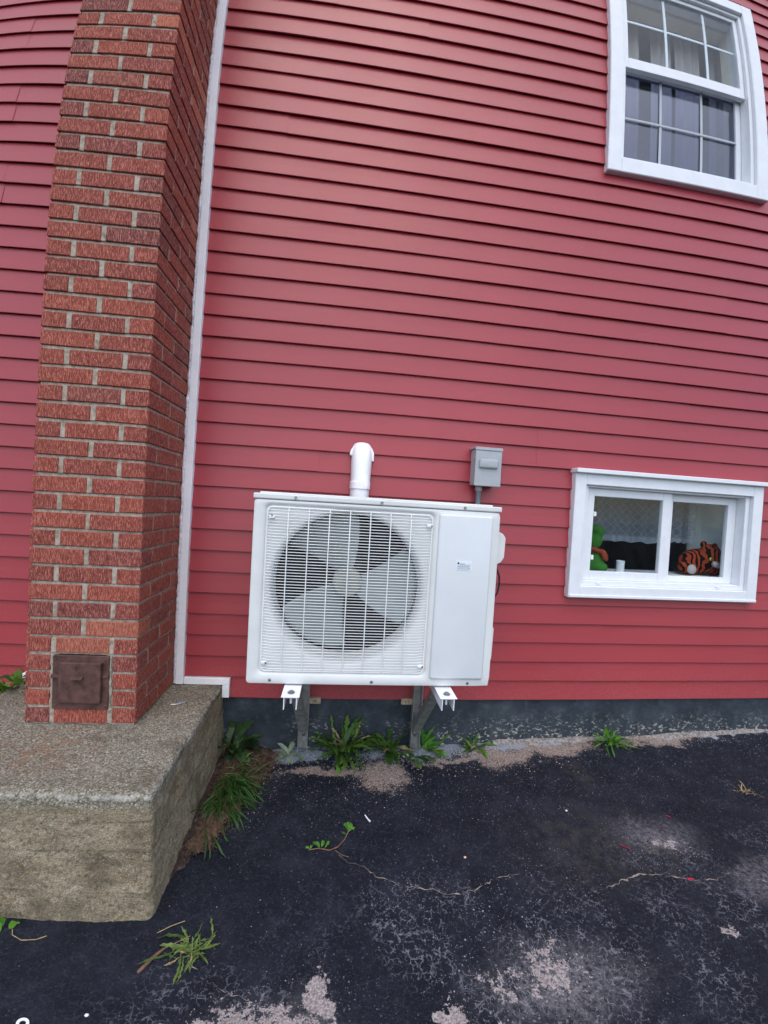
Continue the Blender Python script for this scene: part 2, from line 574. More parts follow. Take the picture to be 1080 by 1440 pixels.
def m_cloth(name, c, weave=500, holes=None):
    n = N(name, 0.9, 0.15)
    p = n.pos()
    f = n.noise(n.vmul(p, (1, 1, 0.15)), 30, 3)
    colr = n.mix(n.step(f, 0.3, 0.7), tuple(v * 0.86 for v in c[:3]) + (1,), c)
    m = n.done(colr, None, n.bump(n.noise(p, weave, 2), 0.4, 0.001))
    if holes:
        # lace: an open net of thread
        e = n.vor(n.vmul(p, (1, 0.2, 1)), 150, feature='DISTANCE_TO_EDGE')
        lx, _, lz = n.sep(p)
        d1 = n.math('ABSOLUTE', n.math('SINE', n.math('MULTIPLY', n.math('ADD', lx, lz), 62.0)))
        d2 = n.math('ABSOLUTE', n.math('SINE', n.math('MULTIPLY', n.math('SUBTRACT', lx, lz), 62.0)))
        hem = n.step(lz, 0.885, 0.865)
        solid = n.math('MAXIMUM', n.math('MAXIMUM', n.math('MULTIPLY', n.step(e, 0.16, 0.08), 0.5), hem), n.step(n.math('MINIMUM', d1, d2), 0.22, 0.10))
        a = n.math('ADD', n.math('MULTIPLY', solid, 0.32), holes, clamp=True)
        n.put(n.b.inputs['Alpha'], a)
    return m


def m_tiger():
    n = N('tiger_plush', 0.95, 0.1)
    p = n.obj()
    w = n.new('ShaderNodeTexWave', wave_type='BANDS', bands_direction='X')
    n.put(w.inputs['Vector'], p)
    w.inputs['Scale'].default_value = 11
    w.inputs['Distortion'].default_value = 7
    w.inputs['Detail'].default_value = 2
    w.inputs['Detail Scale'].default_value = 1.4
    c = n.mix(n.step(w.outputs['Fac'], 0.52, 0.64), lin(160, 66, 34), lin(24, 16, 14))
    return n.done(c, None, n.bump(n.noise(p, 300, 2), 0.6, 0.004))


M = dict(
    siding=m_siding(), brick=m_brick(), mortar=m_mortar(), concrete=m_concrete(), foundation=m_foundation(), driveway=m_driveway(), soil=m_soil(),
    trim=plain('white_trim', (0.82, 0.82, 0.84, 1), 0.45, 0.5, var=0.05),
    vinyl=plain('white_vinyl', (0.74, 0.77, 0.80, 1), 0.38, 0.5, var=0.03),
    cabinet=plain('ivory_powder_coat', (0.68, 0.70, 0.685, 1), 0.42, 0.5, var=0.05, scale=5, grain=0.0004),
    panel=plain('grey_white_powder_coat', (0.66, 0.695, 0.715, 1), 0.40, 0.5, var=0.03, scale=4, grain=0.0004),
    wire=plain('white_coated_wire', (0.80, 0.82, 0.82, 1), 0.4, 0.5, var=0.03),
    blade=plain('grey_fan_plastic', (0.235, 0.27, 0.265, 1), 0.5, 0.4, var=0.1, scale=9),
    dark=plain('dark_coil', (0.010, 0.011, 0.014, 1), 0.7, 0.3, var=0.3),
    pvc=plain('white_pvc', (0.82, 0.83, 0.86, 1), 0.35, 0.5, var=0.02),
    grey=plain('grey_enamel', (0.36, 0.39, 0.41, 1), 0.42, 0.5, var=0.05),
    conduit=plain('grey_conduit', (0.16, 0.18, 0.21, 1), 0.5, 0.4, var=0.1),
    galv=plain('galvanised_steel', (0.42, 0.43, 0.41, 1), 0.48, 0.5, 0.75, var=0.25, scale=30),
    black=plain('black_rubber', (0.012, 0.012, 0.014, 1), 0.55, 0.4),
    steel=plain('screw_steel', (0.30, 0.31, 0.33, 1), 0.35, 0.5, 0.9),
    iron=plain('rusty_cast_iron', (0.088, 0.043, 0.036, 1), 0.72, 0.35, var=0.4, scale=24, grain=0.0015),
    caulk=plain('old_caulk', (0.66, 0.63, 0.66, 1), 0.7, 0.3, var=0.25, scale=60),
    wood=plain('pine_shim', (0.46, 0.35, 0.25, 1), 0.8, 0.2, var=0.2, scale=40),
    ink=plain('dark_ink', (0.03, 0.03, 0.035, 1), 0.7, 0.2),
    paper=plain('white_label', (0.75, 0.80, 0.84, 1), 0.5, 0.4, var=0.02),
    bluebar=plain('pale_blue_print', (0.28, 0.40, 0.58, 1), 0.5, 0.4),
    greyink=plain('grey_print', (0.25, 0.28, 0.32, 1), 0.6, 0.3),
    room=plain('room_plaster', (0.62, 0.56, 0.50, 1), 0.9, 0.2, var=0.05),
    darkroom=plain('dark_room', (0.045, 0.045, 0.05, 1), 0.9, 0.2),
    greymuntin=plain('grey_grille_bar', (0.42, 0.46, 0.48, 1), 0.5, 0.4, var=0.03),
    basement=plain('basement_panelling', (0.30, 0.29, 0.29, 1), 0.8, 0.2, var=0.3, scale=4),
    cream=plain('cream_trim', (0.80, 0.73, 0.58, 1), 0.6, 0.3, var=0.05),
    drape=m_cloth('beige_drape', (0.62, 0.55, 0.53, 1)),
    lace=m_cloth('white_lace', (0.52, 0.56, 0.62, 1), 500, 0.26),
    whitewall=plain('white_board', (0.78, 0.81, 0.78, 1), 0.7, 0.3, var=0.04),
    glass=m_glass('window_glass', 0.5),
    glass2=m_glass('sky_tinted_screen_glass', 1.9, (0.52, 0.57, 0.70, 1)),  # blue in the tint stands in for sky reflection, the dimming for a screen
    tiger=m_tiger(),
    fluffwhite=m_cloth('white_plush', (0.50, 0.45, 0.41, 1), 300),
    green=m_cloth('green_plush', lin(58, 118, 40), 300),
    rust=m_cloth('rust_cloth', lin(150, 66, 40), 300),
    mug=plain('white_china', (0.72, 0.74, 0.76, 1), 0.25, 0.5, var=0.02),
    eye=plain('yellow_bead', lin(190, 180, 40), 0.2, 0.6),
    sandcrack=plain('sand_filled_crack', lin(142, 132, 124), 0.95, 0.1, var=0.35, scale=70),
    stone=plain('pale_grit', lin(150, 142, 138), 0.9, 0.2, var=0.4, scale=60),
    grit=plain('grey_grit', lin(136, 142, 150), 0.9, 0.2, var=0.4, scale=60),
    needle=plain('dry_needles', lin(98, 80, 66), 0.9, 0.2, var=0.5, scale=50),
    twig=plain('dry_twig', lin(116, 88, 72), 0.9, 0.2, var=0.3, scale=60),
    red=plain('red_string', lin(170, 20, 50), 0.6, 0.3),
    strawm=plain('straw', lin(150, 132, 98), 0.8, 0.2, var=0.3, scale=60),
    leafA=m_leaf('dandelion_leaf', lin(46, 80, 30), lin(98, 134, 52)),
    leafB=m_leaf('dark_leaf', lin(28, 50, 26), lin(54, 82, 42)),
    leafC=m_leaf('bright_leaf', lin(58, 108, 30), lin(100, 150, 50)),
    leafD=m_leaf('pale_leaf', lin(110, 132, 104), lin(158, 176, 148)),
    leafE=m_leaf('yellow_green_leaf', lin(70, 96, 44), lin(120, 140, 74)),
    grassm=m_leaf('grass_blade', lin(36, 74, 24), lin(88, 126, 48)),
)


# ------------------------------------------------------------------ the setting: driveway, soil
def grid_axis(a, b, lo, hi, fine, far):
    v = []
    x = lo
    while x < hi:
        v.append(x)
        x += fine
    return [a, a * 0.5 + lo * 0.5, *([lo - 1.5, lo - 0.5] if a < lo - 2 else []), *v, hi, *([hi + 0.5, hi + 2, b * 0.5 + hi * 0.5, b] if b > hi + 3 else ([b] if b > hi else []))]


gx = sorted(set(grid_axis(-120, 120, -2.4, 3.2, 0.04, 1)))
gy = sorted(set([-120, -60, -25, -10, -6, -4, -3, -2.4] + [-2.0 + 0.04 * i for i in range(52)]))
vs, fs = [], []
for y in gy:
    for x in gx:
        z = zg(x, y)
        if -2.2 < y and abs(x - 0.4) < 3:
            z += 0.004 * mnoise.noise((x * 2.3, y * 2.3, 3.1)) + 0.0025 * mnoise.noise((x * 9, y * 9, 1.7))
        vs.append((x, y, z))
nx = len(gx)
for j in range(len(gy) - 1):
    for i in range(nx - 1):
        a = j * nx + i
        fs.append((a, a + 1, a + nx + 1, a + nx))
drive = tag(MB().raw(vs, fs).build('driveway', M['driveway'], smooth=True), 'dark sealed asphalt driveway with worn pale patches', None, kind='structure')


def gz(x, y):
    return zg(x, y) + 0.004 * mnoise.noise((x * 2.3, y * 2.3, 3.1)) + 0.0025 * mnoise.noise((x * 9, y * 9, 1.7))


def crack(pts, w, seed):
    rr = random.Random(seed)
    P = []
    for (x0, y0), (x1, y1) in zip(pts, pts[1:]):
        k = max(2, int(math.hypot(x1 - x0, y1 - y0) / 0.012))
        for i in range(k):
            t = i / k
            P.append((x0 + (x1 - x0) * t + rr.uniform(-.004, .004), y0 + (y1 - y0) * t + rr.uniform(-.005, .005)))
    vs, fs = [], []
    for i, (x, y) in enumerate(P):
        t = i / (len(P) - 1)
        h = w * (0.02 if mnoise.noise((x * 26, y * 26, seed)) > 0.22 else 0.12 + 1.1 * rr.random() ** 2.5) * min(1, 6 * t + .1, 6 * (1 - t) + .1)
        vs += [(x, y - h, gz(x, y) + 0.0035), (x, y + h, gz(x, y) + 0.0035)]
        if i:
            fs.append((2 * i - 2, 2 * i - 1, 2 * i + 1, 2 * i))
    MB().raw(vs, fs).build('crack', M['sandcrack'], drive)


crack([(0.94, -0.80), (1.03, -0.775), (1.12, -0.755), (1.19, -0.765), (1.28, -0.80), (1.38, -0.81), (1.46, -0.795)], 0.0042, 1)
crack([(0.28, -0.735), (0.36, -0.75), (0.44, -0.775), (0.52, -0.765), (0.58, -0.735), (0.70, -0.715)], 0.0030, 2)
crack([(0.06, -0.60), (0.10, -0.635), (0.14, -0.65), (0.20, -0.70), (0.28, -0.735)], 0.0018, 3)
crack([(-0.46, -1.09), (-0.36, -1.075), (-0.26, -1.085), (-0.18, -1.05), (-0.10, -1.06)], 0.003, 4)
crack([(-0.36, -0.905), (-0.30, -0.96), (-0.22, -1.0), (-0.15, -1.03)], 0.002, 5)
crack([(1.46, -0.80), (1.58, -0.86), (1.70, -0.85)], 0.003, 6)

# bed of soil between the concrete base and the driveway
vs, fs = [], []
SX, SY = 40, 56
for j in range(SY):
    for i in range(SX):
        u, v = i / (SX - 1), j / (SY - 1)
        x, y = -0.56 + 0.42 * u, 0.02 - 0.72 * v
        edge = -0.235 - 0.30 * max(0, (-y - 0.08)) / 0.62 * 0.85 + 0.022 * mnoise.noise((x * 14, y * 14, 9)) - (0.0 if y < -0.06 else 0.02)
        h = min(1, max(-1, (edge - x) / 0.09))
        z = zg(x, y) + 0.022 * h + 0.008 * mnoise.noise((x * 22, y * 22, 5)) + 0.004 * mnoise.noise((x * 60, y * 60, 2)) - 0.002
        vs.append((x, y, z))
for j in range(SY - 1):
    for i in range(SX - 1):
        a = j * SX + i
        fs.append((a, a + 1, a + SX + 1, a + SX))
tag(MB().raw(vs, fs).build('soil_bed', M['soil'], smooth=True), 'brown soil beside the concrete base', None, kind='structure')

# ------------------------------------------------------------------ house: foundation, siding, trim
P = 0.10112           # siding course
HX0, HX1, HZ = -4.2, 4.6, 5.4
house = root('house', (0, 0.1, zg(0, 0)), 'two-storey house wall clad in red horizontal vinyl siding above a dark foundation', 'house')
MB().box(HX0, HX1, 0.006, 0.30, -0.9, 0.02).build('foundation', M['foundation'], house)

UW = (1.275, 2.262, 2.785, 4.105)      # upper window, outer casing
LW = (1.190, 2.312, 0.552, 1.200)      # basement window, outer casing
IN = 0.05                              # siding runs this far behind the casings


def hole_rects(x0, x1, z0, z1):
    return [(w[0] + IN, w[1] - IN, w[2] + IN, w[3] - IN) for w in (UW, LW)]


# wall sheathing behind the siding, with the two window openings left open
sh = MB()
xs = [HX0, LW[0] + .06, LW[1] - .06, HX1]
a, b = UW[0] + .06, UW[1] - .06
for x0, x1, z0, z1 in [(HX0, 1.25, 0.0, HZ), (2.25, HX1, 0.0, HZ), (1.25, 2.25, 0.0, LW[2] + .06), (1.25, 2.25, LW[3] - .06, UW[2] + .06), (1.25, 2.25, UW[3] - .06, HZ),
                       (1.25, a, UW[2] + .06, UW[3] - .06), (b, 2.25, UW[2] + .06, UW[3] - .06)]:
    sh.box(x0, x1, 0.004, 0.02, z0 + .001, z1 - .001)
sh.build('sheathing', M['darkroom'], house)


def siding_piece(segs, z0, yoff, seed):
    """One double-course vinyl panel: SEGS are (course, x0, x1, lowest z, highest z)."""
    rr = random.Random(seed)
    mb = MB()
    for j, x0, x1, za, zc in segs:
        zb = z0 + j * P
        k = max(1, int((x1 - x0) / 0.28))
        prof = [(-0.0015, 0.0055), (-0.0130, 0.0012), (-0.0152, 0.0), (-0.0158, 0.0022), (-0.0095, 0.050), (-0.0030, P + 0.004)]
        prof = [(yy, min(max(zb + zz, za), zc) - zb) for yy, zz in prof]
        loops = []
        for i in range(k + 1):
            x = x0 + (x1 - x0) * i / k
            dy, dz = rr.uniform(-.0012, .0012), rr.uniform(-.0008, .0008)
            loops.append([(x, yy + yoff + dy * (1 if q in (1, 2, 3, 4) else 0.3), zb + zz + dz) for q, (yy, zz) in enumerate(prof)])
        mb.loops(loops, close=False)
    return mb.build('siding_panel', M['siding'], house, smooth=False)


def siding_row(row, z0, x0, x1, seams, over=None):
    """Split a double course at the windows and at its seams. OVER: {course: x0} for notches at the low end."""
    cuts = sorted(seams)
    pieces = {}
    LO, HI = -9.0, 99.0
    split = None
    for w in (UW, LW):
        if z0 + 2 * P > w[2] + 0.05 and z0 < w[3] - 0.05:
            split = w
    for j in (0, 1):
        zb, zt = z0 + j * P, z0 + (j + 1) * P
        xa = (over or {}).get(j, x0)
        spans = [(xa, x1, LO, HI)]
        w = split
        if w and zt > w[2] + 0.05 and zb < w[3] - 0.05:
            mids = []
            xl, xr = w[0] + IN * .7, w[1] - IN * .7
            if zb < w[2] - 0.002:
                mids.append((xl, xr, LO, w[2] + 0.04))
            if zt > w[3] + 0.002:
                mids.append((xl, xr, w[3] - 0.04, HI))
            spans = [(xa, xl, LO, HI), (xr, x1, LO, HI)] + mids
        for s0, s1, za, zc in spans:
            edges = [s0] + [c for c in cuts if s0 + .1 < c < s1 - .1] + [s1]
            for q, (e0, e1) in enumerate(zip(edges, edges[1:])):
                key = (sum(1 for c in cuts if c < (e0 + e1) / 2), 1 if split and e0 > 2.0 else 0)
                pieces.setdefault(key, []).append((j, e0 - (0.012 if q else 0), e1, za, zc))
    for q, (key, segs) in enumerate(sorted(pieces.items())):
        siding_piece(segs, z0, 0.0018 * (key[0] % 2), row * 31 + q)


SEAM = {13: [-0.359], 12: [0.103], 5: [-0.112], 6: [0.478, 1.0], 9: [1.059], 7: [1.85], 16: [0.30], 3: [0.95], 1: [1.42], 10: [2.05], 18: [-0.1]}
for row in range(27):
    siding_row(row, row * 2 * P, -0.700, HX1, SEAM.get(row, [1.1 + 2.2 * math.sin(row * 12.9)] if row % 2 else [2.9 + math.sin(row * 7.1)]), {0: -0.485} if row == 0 else None)
LSEAM = {15: [-1.641], 13: [-1.629], 11: [-1.629]}
for row in range(27):
    z0 = 0.0258 + row * 2 * P
    segs0 = [(0, HX0, -1.405 if row == 0 else -1.160), (1, HX0, -1.160)]
    sm = LSEAM.get(row, [-2.4 + 0.5 * math.sin(row * 5.3)])[0]
    siding_piece([(j, a, sm, -9, 99) for j, a, b in segs0], z0, 0.0, 900 + row)
    siding_piece([(j, sm - .012, b, -9, 99) for j, a, b in segs0], z0, 0.0012, 950 + row)

# white J-channel round the chimney and the concrete base
MB().box(-0.7275, -0.693, -0.034, 0.003, 0.0665, HZ, 0.002).build('trim_channel', M['trim'], house)
MB().box(-0.6915, -0.4775, -0.031, 0.002, 0.0665, 0.0985, 0.002).build('trim_channel', M['trim'], house)
MB().box(-0.512, -0.4785, -0.030, 0.0015, 0.004, 0.0650, 0.002).build('trim_channel', M['trim'], house)
MB().box(-1.194, -1.1475, -0.030, 0.003, 0.0665, HZ, 0.002).build('trim_channel', M['trim'], house)
MB().box(-1.4155, -1.1955, -0.031, 0.002, 0.0665, 0.0985, 0.002).build('trim_channel', M['trim'], house)
MB().box(-1.4150, -1.3955, -0.030, 0.0015, 0.004, 0.0650, 0.002).build('trim_channel', M['trim'], house)
# a hand-run bead of caulk between trim and brick
rr = random.Random(3)
pts, rads = [], []
z = 0.07
while z < 4.2:
    pts.append((-0.7330 + rr.uniform(-.0015, .0010), -0.0270 + rr.uniform(-.003, .003), z))
    rads.append(rr.uniform(0.0050, 0.0085))
    z += 0.022
MB().tube(pts, rads, 6).build('caulk', M['caulk'], house, smooth=True)
# rough mortar lip at the foot of the foundation
vs, fs = [], []
k = 0
x = 0.86
while x < 3.2:
    h = 0.010 + 0.012 * abs(mnoise.noise((x * 7, 0, 4)))
    d = 0.018 + 0.022 * abs(mnoise.noise((x * 5, 3, 4)))
    zz = zg(x, 0) - 0.016 * max(0, mnoise.noise((x * 2.1, 7, 1))) - 0.010 * abs(mnoise.noise((x * 19, 7, 1)))
    vs += [(x, 0.006, zz + h + .004), (x, -d * .5, zz + h - .004), (x, -d, zz - 0.012)]
    if k:
        q = 3 * k
        fs += [(q - 3, q - 2, q + 1, q), (q - 2, q - 1, q + 2, q + 1)]
    k += 1
    x += 0.02
MB().raw(vs, fs).build('mortar_fillet', plain('pale_mortar', lin(132, 126, 122), 0.95, 0.1, var=0.45, scale=70, grain=0.004), house)


# ------------------------------------------------------------------ windows
def frame_ring(mb, x0, x1, z0, z1, w, y0, y1, bev=0.002, wb=None, wt=None):
    """Four butted members round an opening: stiles full height, rails between them."""
    wb, wt = wb or w, wt or w
    mb.box(x0, x0 + w, y0, y1, z0, z1, bev)
    mb.box(x1 - w, x1, y0, y1, z0, z1, bev)
    mb.box(x0 + w, x1 - w, y0 + .0006, y1, z0, z0 + wb, bev)
    mb.box(x0 + w, x1 - w, y0 + .0006, y1, z1 - wt, z1, bev)
    return mb


# --- upper double-hung window
uw = sub('window', house, (1.77, 0.0, 2.785))
tag(uw, 'upper double-hung window with white frame and three-by-two grilles')
x0, x1, z0, z1 = UW
frame_ring(MB(), x0, x1, z0, z1, 0.078, -0.040, 0.012, 0.004).build('casing', M['vinyl'], uw)
frame_ring(MB(), x0 + .079, x1 - .079, z0 + .079, z1 - .079, 0.022, -0.018, 0.10, 0.002).build('jamb', M['vinyl'], uw)
ix0, ix1, iz0, iz1 = x0 + .102, x1 - .102, z0 + .102, z1 - .102
zm = 3.455
up = frame_ring(MB(), ix0 + .001, ix1 - .001, zm - .033, iz1 - .001, 0.028, 0.002, 0.030, 0.002, wb=0.062).build('upper_sash', M['vinyl'], uw)
lo = frame_ring(MB(), ix0 + .001, ix1 - .001, iz0 + .001, zm + .025, 0.032, 0.042, 0.072, 0.002, wb=0.045, wt=0.045).build('lower_sash', M['vinyl'], uw)


def pane(name, x0, x1, z0, z1, y, mat, parent):
    return MB().box(x0, x1, y, y + 0.004, z0, z1).build(name, mat, parent)


pane('pane', ix0 + .027, ix1 - .027, zm + .027, iz1 - .027, 0.012, M['glass'], uw)
pane('pane', ix0 + .031, ix1 - .031, iz0 + .044, zm - .018, 0.054, M['glass2'], uw)
for xm in (1.657, 1.925):
    MB().box(xm - .008, xm + .008, 0.0175, 0.0235, zm + .03, iz1 - .03, 0.001).build('muntin', M['vinyl'], uw)
MB().box(ix0 + .030, ix1 - .030, 0.0240, 0.0290, 3.742, 3.756, 0.001).build('muntin', M['vinyl'], uw)
for xm in (1.638, 1.900):
    MB().box(xm - .0075, xm + .0075, 0.0475, 0.0510, iz0 + .046, zm - .02, 0.001).build('muntin', M['greymuntin'], uw)
MB().box(ix0 + .033, ix1 - .033, 0.0440, 0.0472, 3.160, 3.172, 0.001).build('muntin', M['greymuntin'], uw)


def room(name, x0, x1, y0, y1, z0, z1, mat):
    """Five-sided room shell open towards the window wall."""
    v = [(x0, y0, z0), (x1, y0, z0), (x1, y1, z0), (x0, y1, z0), (x0, y0, z1), (x1, y0, z1), (x1, y1, z1), (x0, y1, z1)]
    return MB().raw(v, [(0, 1, 2, 3), (4, 7, 6, 5), (0, 3, 7, 4), (1, 5, 6, 2), (3, 2, 6, 7)]).build(name, mat, house)


room('upstairs_room', 0.9, 2.9, 0.021, 2.8, 2.2, 4.35, M['room'])
room('basement_room', 0.8, 3.0, 0.302, 2.2, -0.4, 1.40, M['basement'])
# deep reveal of the basement window through the thick wall
MB().box(LW[0] + .05, LW[1] - .05, 0.075, 0.301, 0.60, 0.664).build('inner_sill', M['whitewall'], house)
rv = MB()
rv.box(LW[0] - .35, LW[0] + .05, 0.021, 0.3015, -0.40, 1.40)
rv.box(LW[1] - .05, LW[1] + .70, 0.021, 0.3015, -0.40, 1.40)
rv.box(LW[0] + .05, LW[1] - .05, 0.021, 0.3015, 1.15, 1.40)
rv.box(LW[0] + .05, LW[1] - .05, 0.021, 0.3015, -0.40, 0.599)
rv.build('wall_reveal', M['whitewall'], house)
# upstairs: cream head trim inside
MB().box(1.25, 2.32, 0.104, 0.19, 3.985, 4.10, 0.004).build('head_trim', M['cream'], house)
MB().box(2.165, 2.32, 0.104, 0.17, 2.70, 3.984, 0.004).build('side_trim', M['cream'], house)


def drape(name, x0, x1, z0, z1, y, folds, amp, mat, label, seed, scallop=0.0, n=120, nz=10):
    rr = random.Random(seed)
    ph = rr.uniform(0, 6)
    loops = []
    for k in range(nz + 1):
        t = k / nz
        l = []
        for i in range(n + 1):
            u = i / n
            x = x0 + (x1 - x0) * u
            yy = y + amp * (0.5 + 0.5 * t) * (math.sin(u * folds * 2 * math.pi + ph) + 0.4 * math.sin(u * folds * 5.1 + 1.3 * ph + t))
            zb = z0 + scallop * abs(math.sin(u * folds * 2.2)) + 0.004 * math.sin(u * 40 + ph) * (scallop > 0)
            l.append((x, yy, z1 + (zb - z1) * t))
        loops.append(l)
    o = MB().loops(loops, close=False).build(name, mat, smooth=True)
    return tag(o, label, 'curtain')


drape('curtain', 1.30, 1.665, 2.3, 4.08, 0.26, 5, 0.016, M['drape'], 'beige curtain at the left inside the upper window', 1)
drape('curtain', 1.745, 1.885, 2.3, 4.06, 0.27, 2, 0.012, M['drape'], 'narrow beige curtain fold left of the dark gap in the upper window', 2)
drape('curtain', 1.91, 2.075, 2.3, 4.06, 0.25, 2.5, 0.014, M['drape'], 'beige curtain right of the dark gap in the upper window', 3)
drape('curtain', 2.17, 2.30, 2.3, 4.06, 0.27, 2, 0.012, M['drape'], 'beige curtain at the right end inside the upper window', 4)

# --- basement slider
lw = sub('window', house, (1.75, 0.0, 0.552))
tag(lw, 'white basement sliding window with two panes and a drip cap')
x0, x1, z0, z1 = LW
frame_ring(MB(), x0, x1, z0, z1, 0.062, -0.046, 0.010, 0.003).build('casing', M['vinyl'], lw)
MB().box(x0 - .008, x1 + .020, -0.070, 0.003, z1 - .004, z1 + .0185, 0.003).build('drip_cap', M['vinyl'], lw)
MB().box(x0 + .004, x1 - .004, -0.052, -0.0465, z0 + .003, z0 + .017, 0.002).build('sill_lip', M['vinyl'], lw)
frame_ring(MB(), x0 + .0625, x1 - .0625, z0 + .0625, z1 - .0465, 0.026, -0.024, 0.060, 0.002).build('jamb', M['vinyl'], lw)
jx0, jx1, jz0, jz1 = x0 + .089, x1 - .089, z0 + .089, z1 - .073
frame_ring(MB(), jx0, 1.788, jz0, jz1, 0.052, 0.000, 0.026, 0.002, wb=0.046, wt=0.042).build('sash', M['vinyl'], lw)
frame_ring(MB(), 1.770, jx1, jz0, jz1, 0.052, 0.028, 0.054, 0.002, wb=0.034, wt=0.042).build('sash', M['vinyl'], lw)
pane('pane', jx0 + .050, 1.738, jz0 + .044, jz1 - .040, 0.012, M['glass'], lw)
pane('pane', 1.820, jx1 - .050, jz0 + .032, jz1 - .040, 0.040, M['glass'], lw)
for xq in (1.368, 2.085):
    MB().box(xq - .013, xq + .013, -0.030, -0.0245, jz0 - .016, jz0 - .006, 0.002).build('weep_cover', M['trim'], lw)
for zq in (0.76, 0.99):
    MB().box(jx0 + .0525, jx0 + .066, -0.004, 0.010, zq - .012, zq + .012, 0.002).build('screen_clip', M['trim'], lw)

# --- behind the basement glass
drape('lace_curtain', 1.30, 1.985, 0.835, 1.16, 0.235, 7, 0.012, M['lace'], 'white lace curtain behind the left basement pane', 5, 0.004)
drape('lace_curtain', 2.00, 2.19, 0.845, 1.16, 0.245, 2.4, 0.010, M['lace'], 'short white lace curtain behind the right basement pane', 6, 0.004)
tag(MB().box(2.185, 2.60, 0.29, 0.31, 0.60, 1.20, 0.002).build('white_board', M['whitewall']), 'plain white board standing behind the tiger toy', 'board')


def ellip(mb, c, r, rot=(0, 0, 0), u=16, v=10):
    b = bmesh.new()
    bmesh.ops.create_uvsphere(b, u_segments=u, v_segments=v, radius=1.0)
    from mathutils import Euler
    m = Matrix.Translation(c) @ Euler(rot).to_matrix().to_4x4() @ Matrix.Diagonal((*r, 1))
    bmesh.ops.transform(b, matrix=m, verts=b.verts[:])
    mb.merge(b)


def blobby(name, shapes, mat, parent, vox=0.008, rough=0.0):
    """Fuse ellipsoids into one soft continuous body."""
    mb = MB()
    for c, r, rot in shapes:
        ellip(mb, c, r, rot)
    o = mb.build(name, mat, parent)
    md = o.modifiers.new('fuse', 'REMESH')
    md.mode = 'VOXEL'
    md.voxel_size = vox
    md.use_smooth_shade = True
    sm = o.modifiers.new('soft', 'SMOOTH')
    sm.factor = 0.5
    sm.iterations = 4
    return o


SZ = 0.664
tg = root('plush_tiger', (2.12, 0.18, SZ), 'orange and black striped plush tiger lying on the basement window sill', 'plush toy')
blobby('body', [((2.150, 0.185, SZ + .080), (0.125, 0.060, 0.078), (0, 0, 0)), ((2.195, 0.150, SZ + .112), (0.070, 0.055, 0.080), (0, 0.1, 0)),
                ((2.055, 0.160, SZ + .040), (0.055, 0.04, 0.036), (0, 0.3, 0)), ((2.150, 0.15, SZ + .186), (0.024, 0.014, 0.024), (0, 0, 0)), ((2.240, 0.165, SZ + .178), (0.020, 0.014, 0.022), (0, 0, 0)),
                ((2.24, 0.155, SZ + .036), (0.045, 0.035, 0.034), (0, 0, 0))], M['tiger'], tg)
blobby('muzzle', [((2.185, 0.098, SZ + .078), (0.022, 0.018, 0.020), (0, 0, 0)), ((2.205, 0.100, SZ + .070), (0.016, 0.016, 0.018), (0, 0, 0))], M['fluffwhite'], tg, 0.006)
blobby('chest_patch', [((2.050, 0.115, SZ + .040), (0.032, 0.012, 0.030), (0, 0.5, 0))], M['fluffwhite'], tg, 0.006)
e = MB()
ellip(e, (2.145, 0.090, SZ + .108), (0.009, 0.006, 0.009))
e.build('eye', M['eye'], tg, smooth=True)
e = MB()
ellip(e, (2.145, 0.0845, SZ + .108), (0.004, 0.003, 0.005))
e.build('pupil', M['ink'], tg, smooth=True)
gp = root('plush_toy', (1.42, 0.14, SZ), 'green plush toy with a rust-coloured scarf at the left edge of the basement window', 'plush toy')
blobby('body', [((1.432, 0.15, SZ + .065), (0.075, 0.05, 0.075), (0, 0, 0)), ((1.470, 0.12, SZ + .030), (0.045, 0.035, 0.030), (0, 0, 0)), ((1.425, 0.14, SZ + .180), (0.058, 0.045, 0.055), (0, 0, 0)), ((1.440, 0.125, SZ + .235), (0.048, 0.036, 0.032), (0, 0.3, 0))], M['green'], gp)
blobby('scarf', [((1.430, 0.135, SZ + .125), (0.070, 0.052, 0.018), (0, 0.25, 0)), ((1.475, 0.095, SZ + .100), (0.020, 0.012, 0.040), (0, -0.5, 0))], M['rust'], gp, 0.006)
mg = MB()
prof = [(0.030, 0), (0.030, 0.006), (0.022, 0.016), (0.021, 0.060), (0.024, 0.072), (0.021, 0.072), (0.018, 0.058), (0.018, 0.012), (0.001, 0.010)]
mg.loops([[(1.595 + r * math.cos(2 * math.pi * i / 24), 0.12 + r * math.sin(2 * math.pi * i / 24), SZ + h) for i in range(24)] for r, h in prof], True, True, True)
tag(mg.build('small_cup', M['mug'], smooth=True), 'small white china cup between the plush toy and the window mullion', 'cup')

# ------------------------------------------------------------------ concrete base of the chimney
PZ = 0.0645


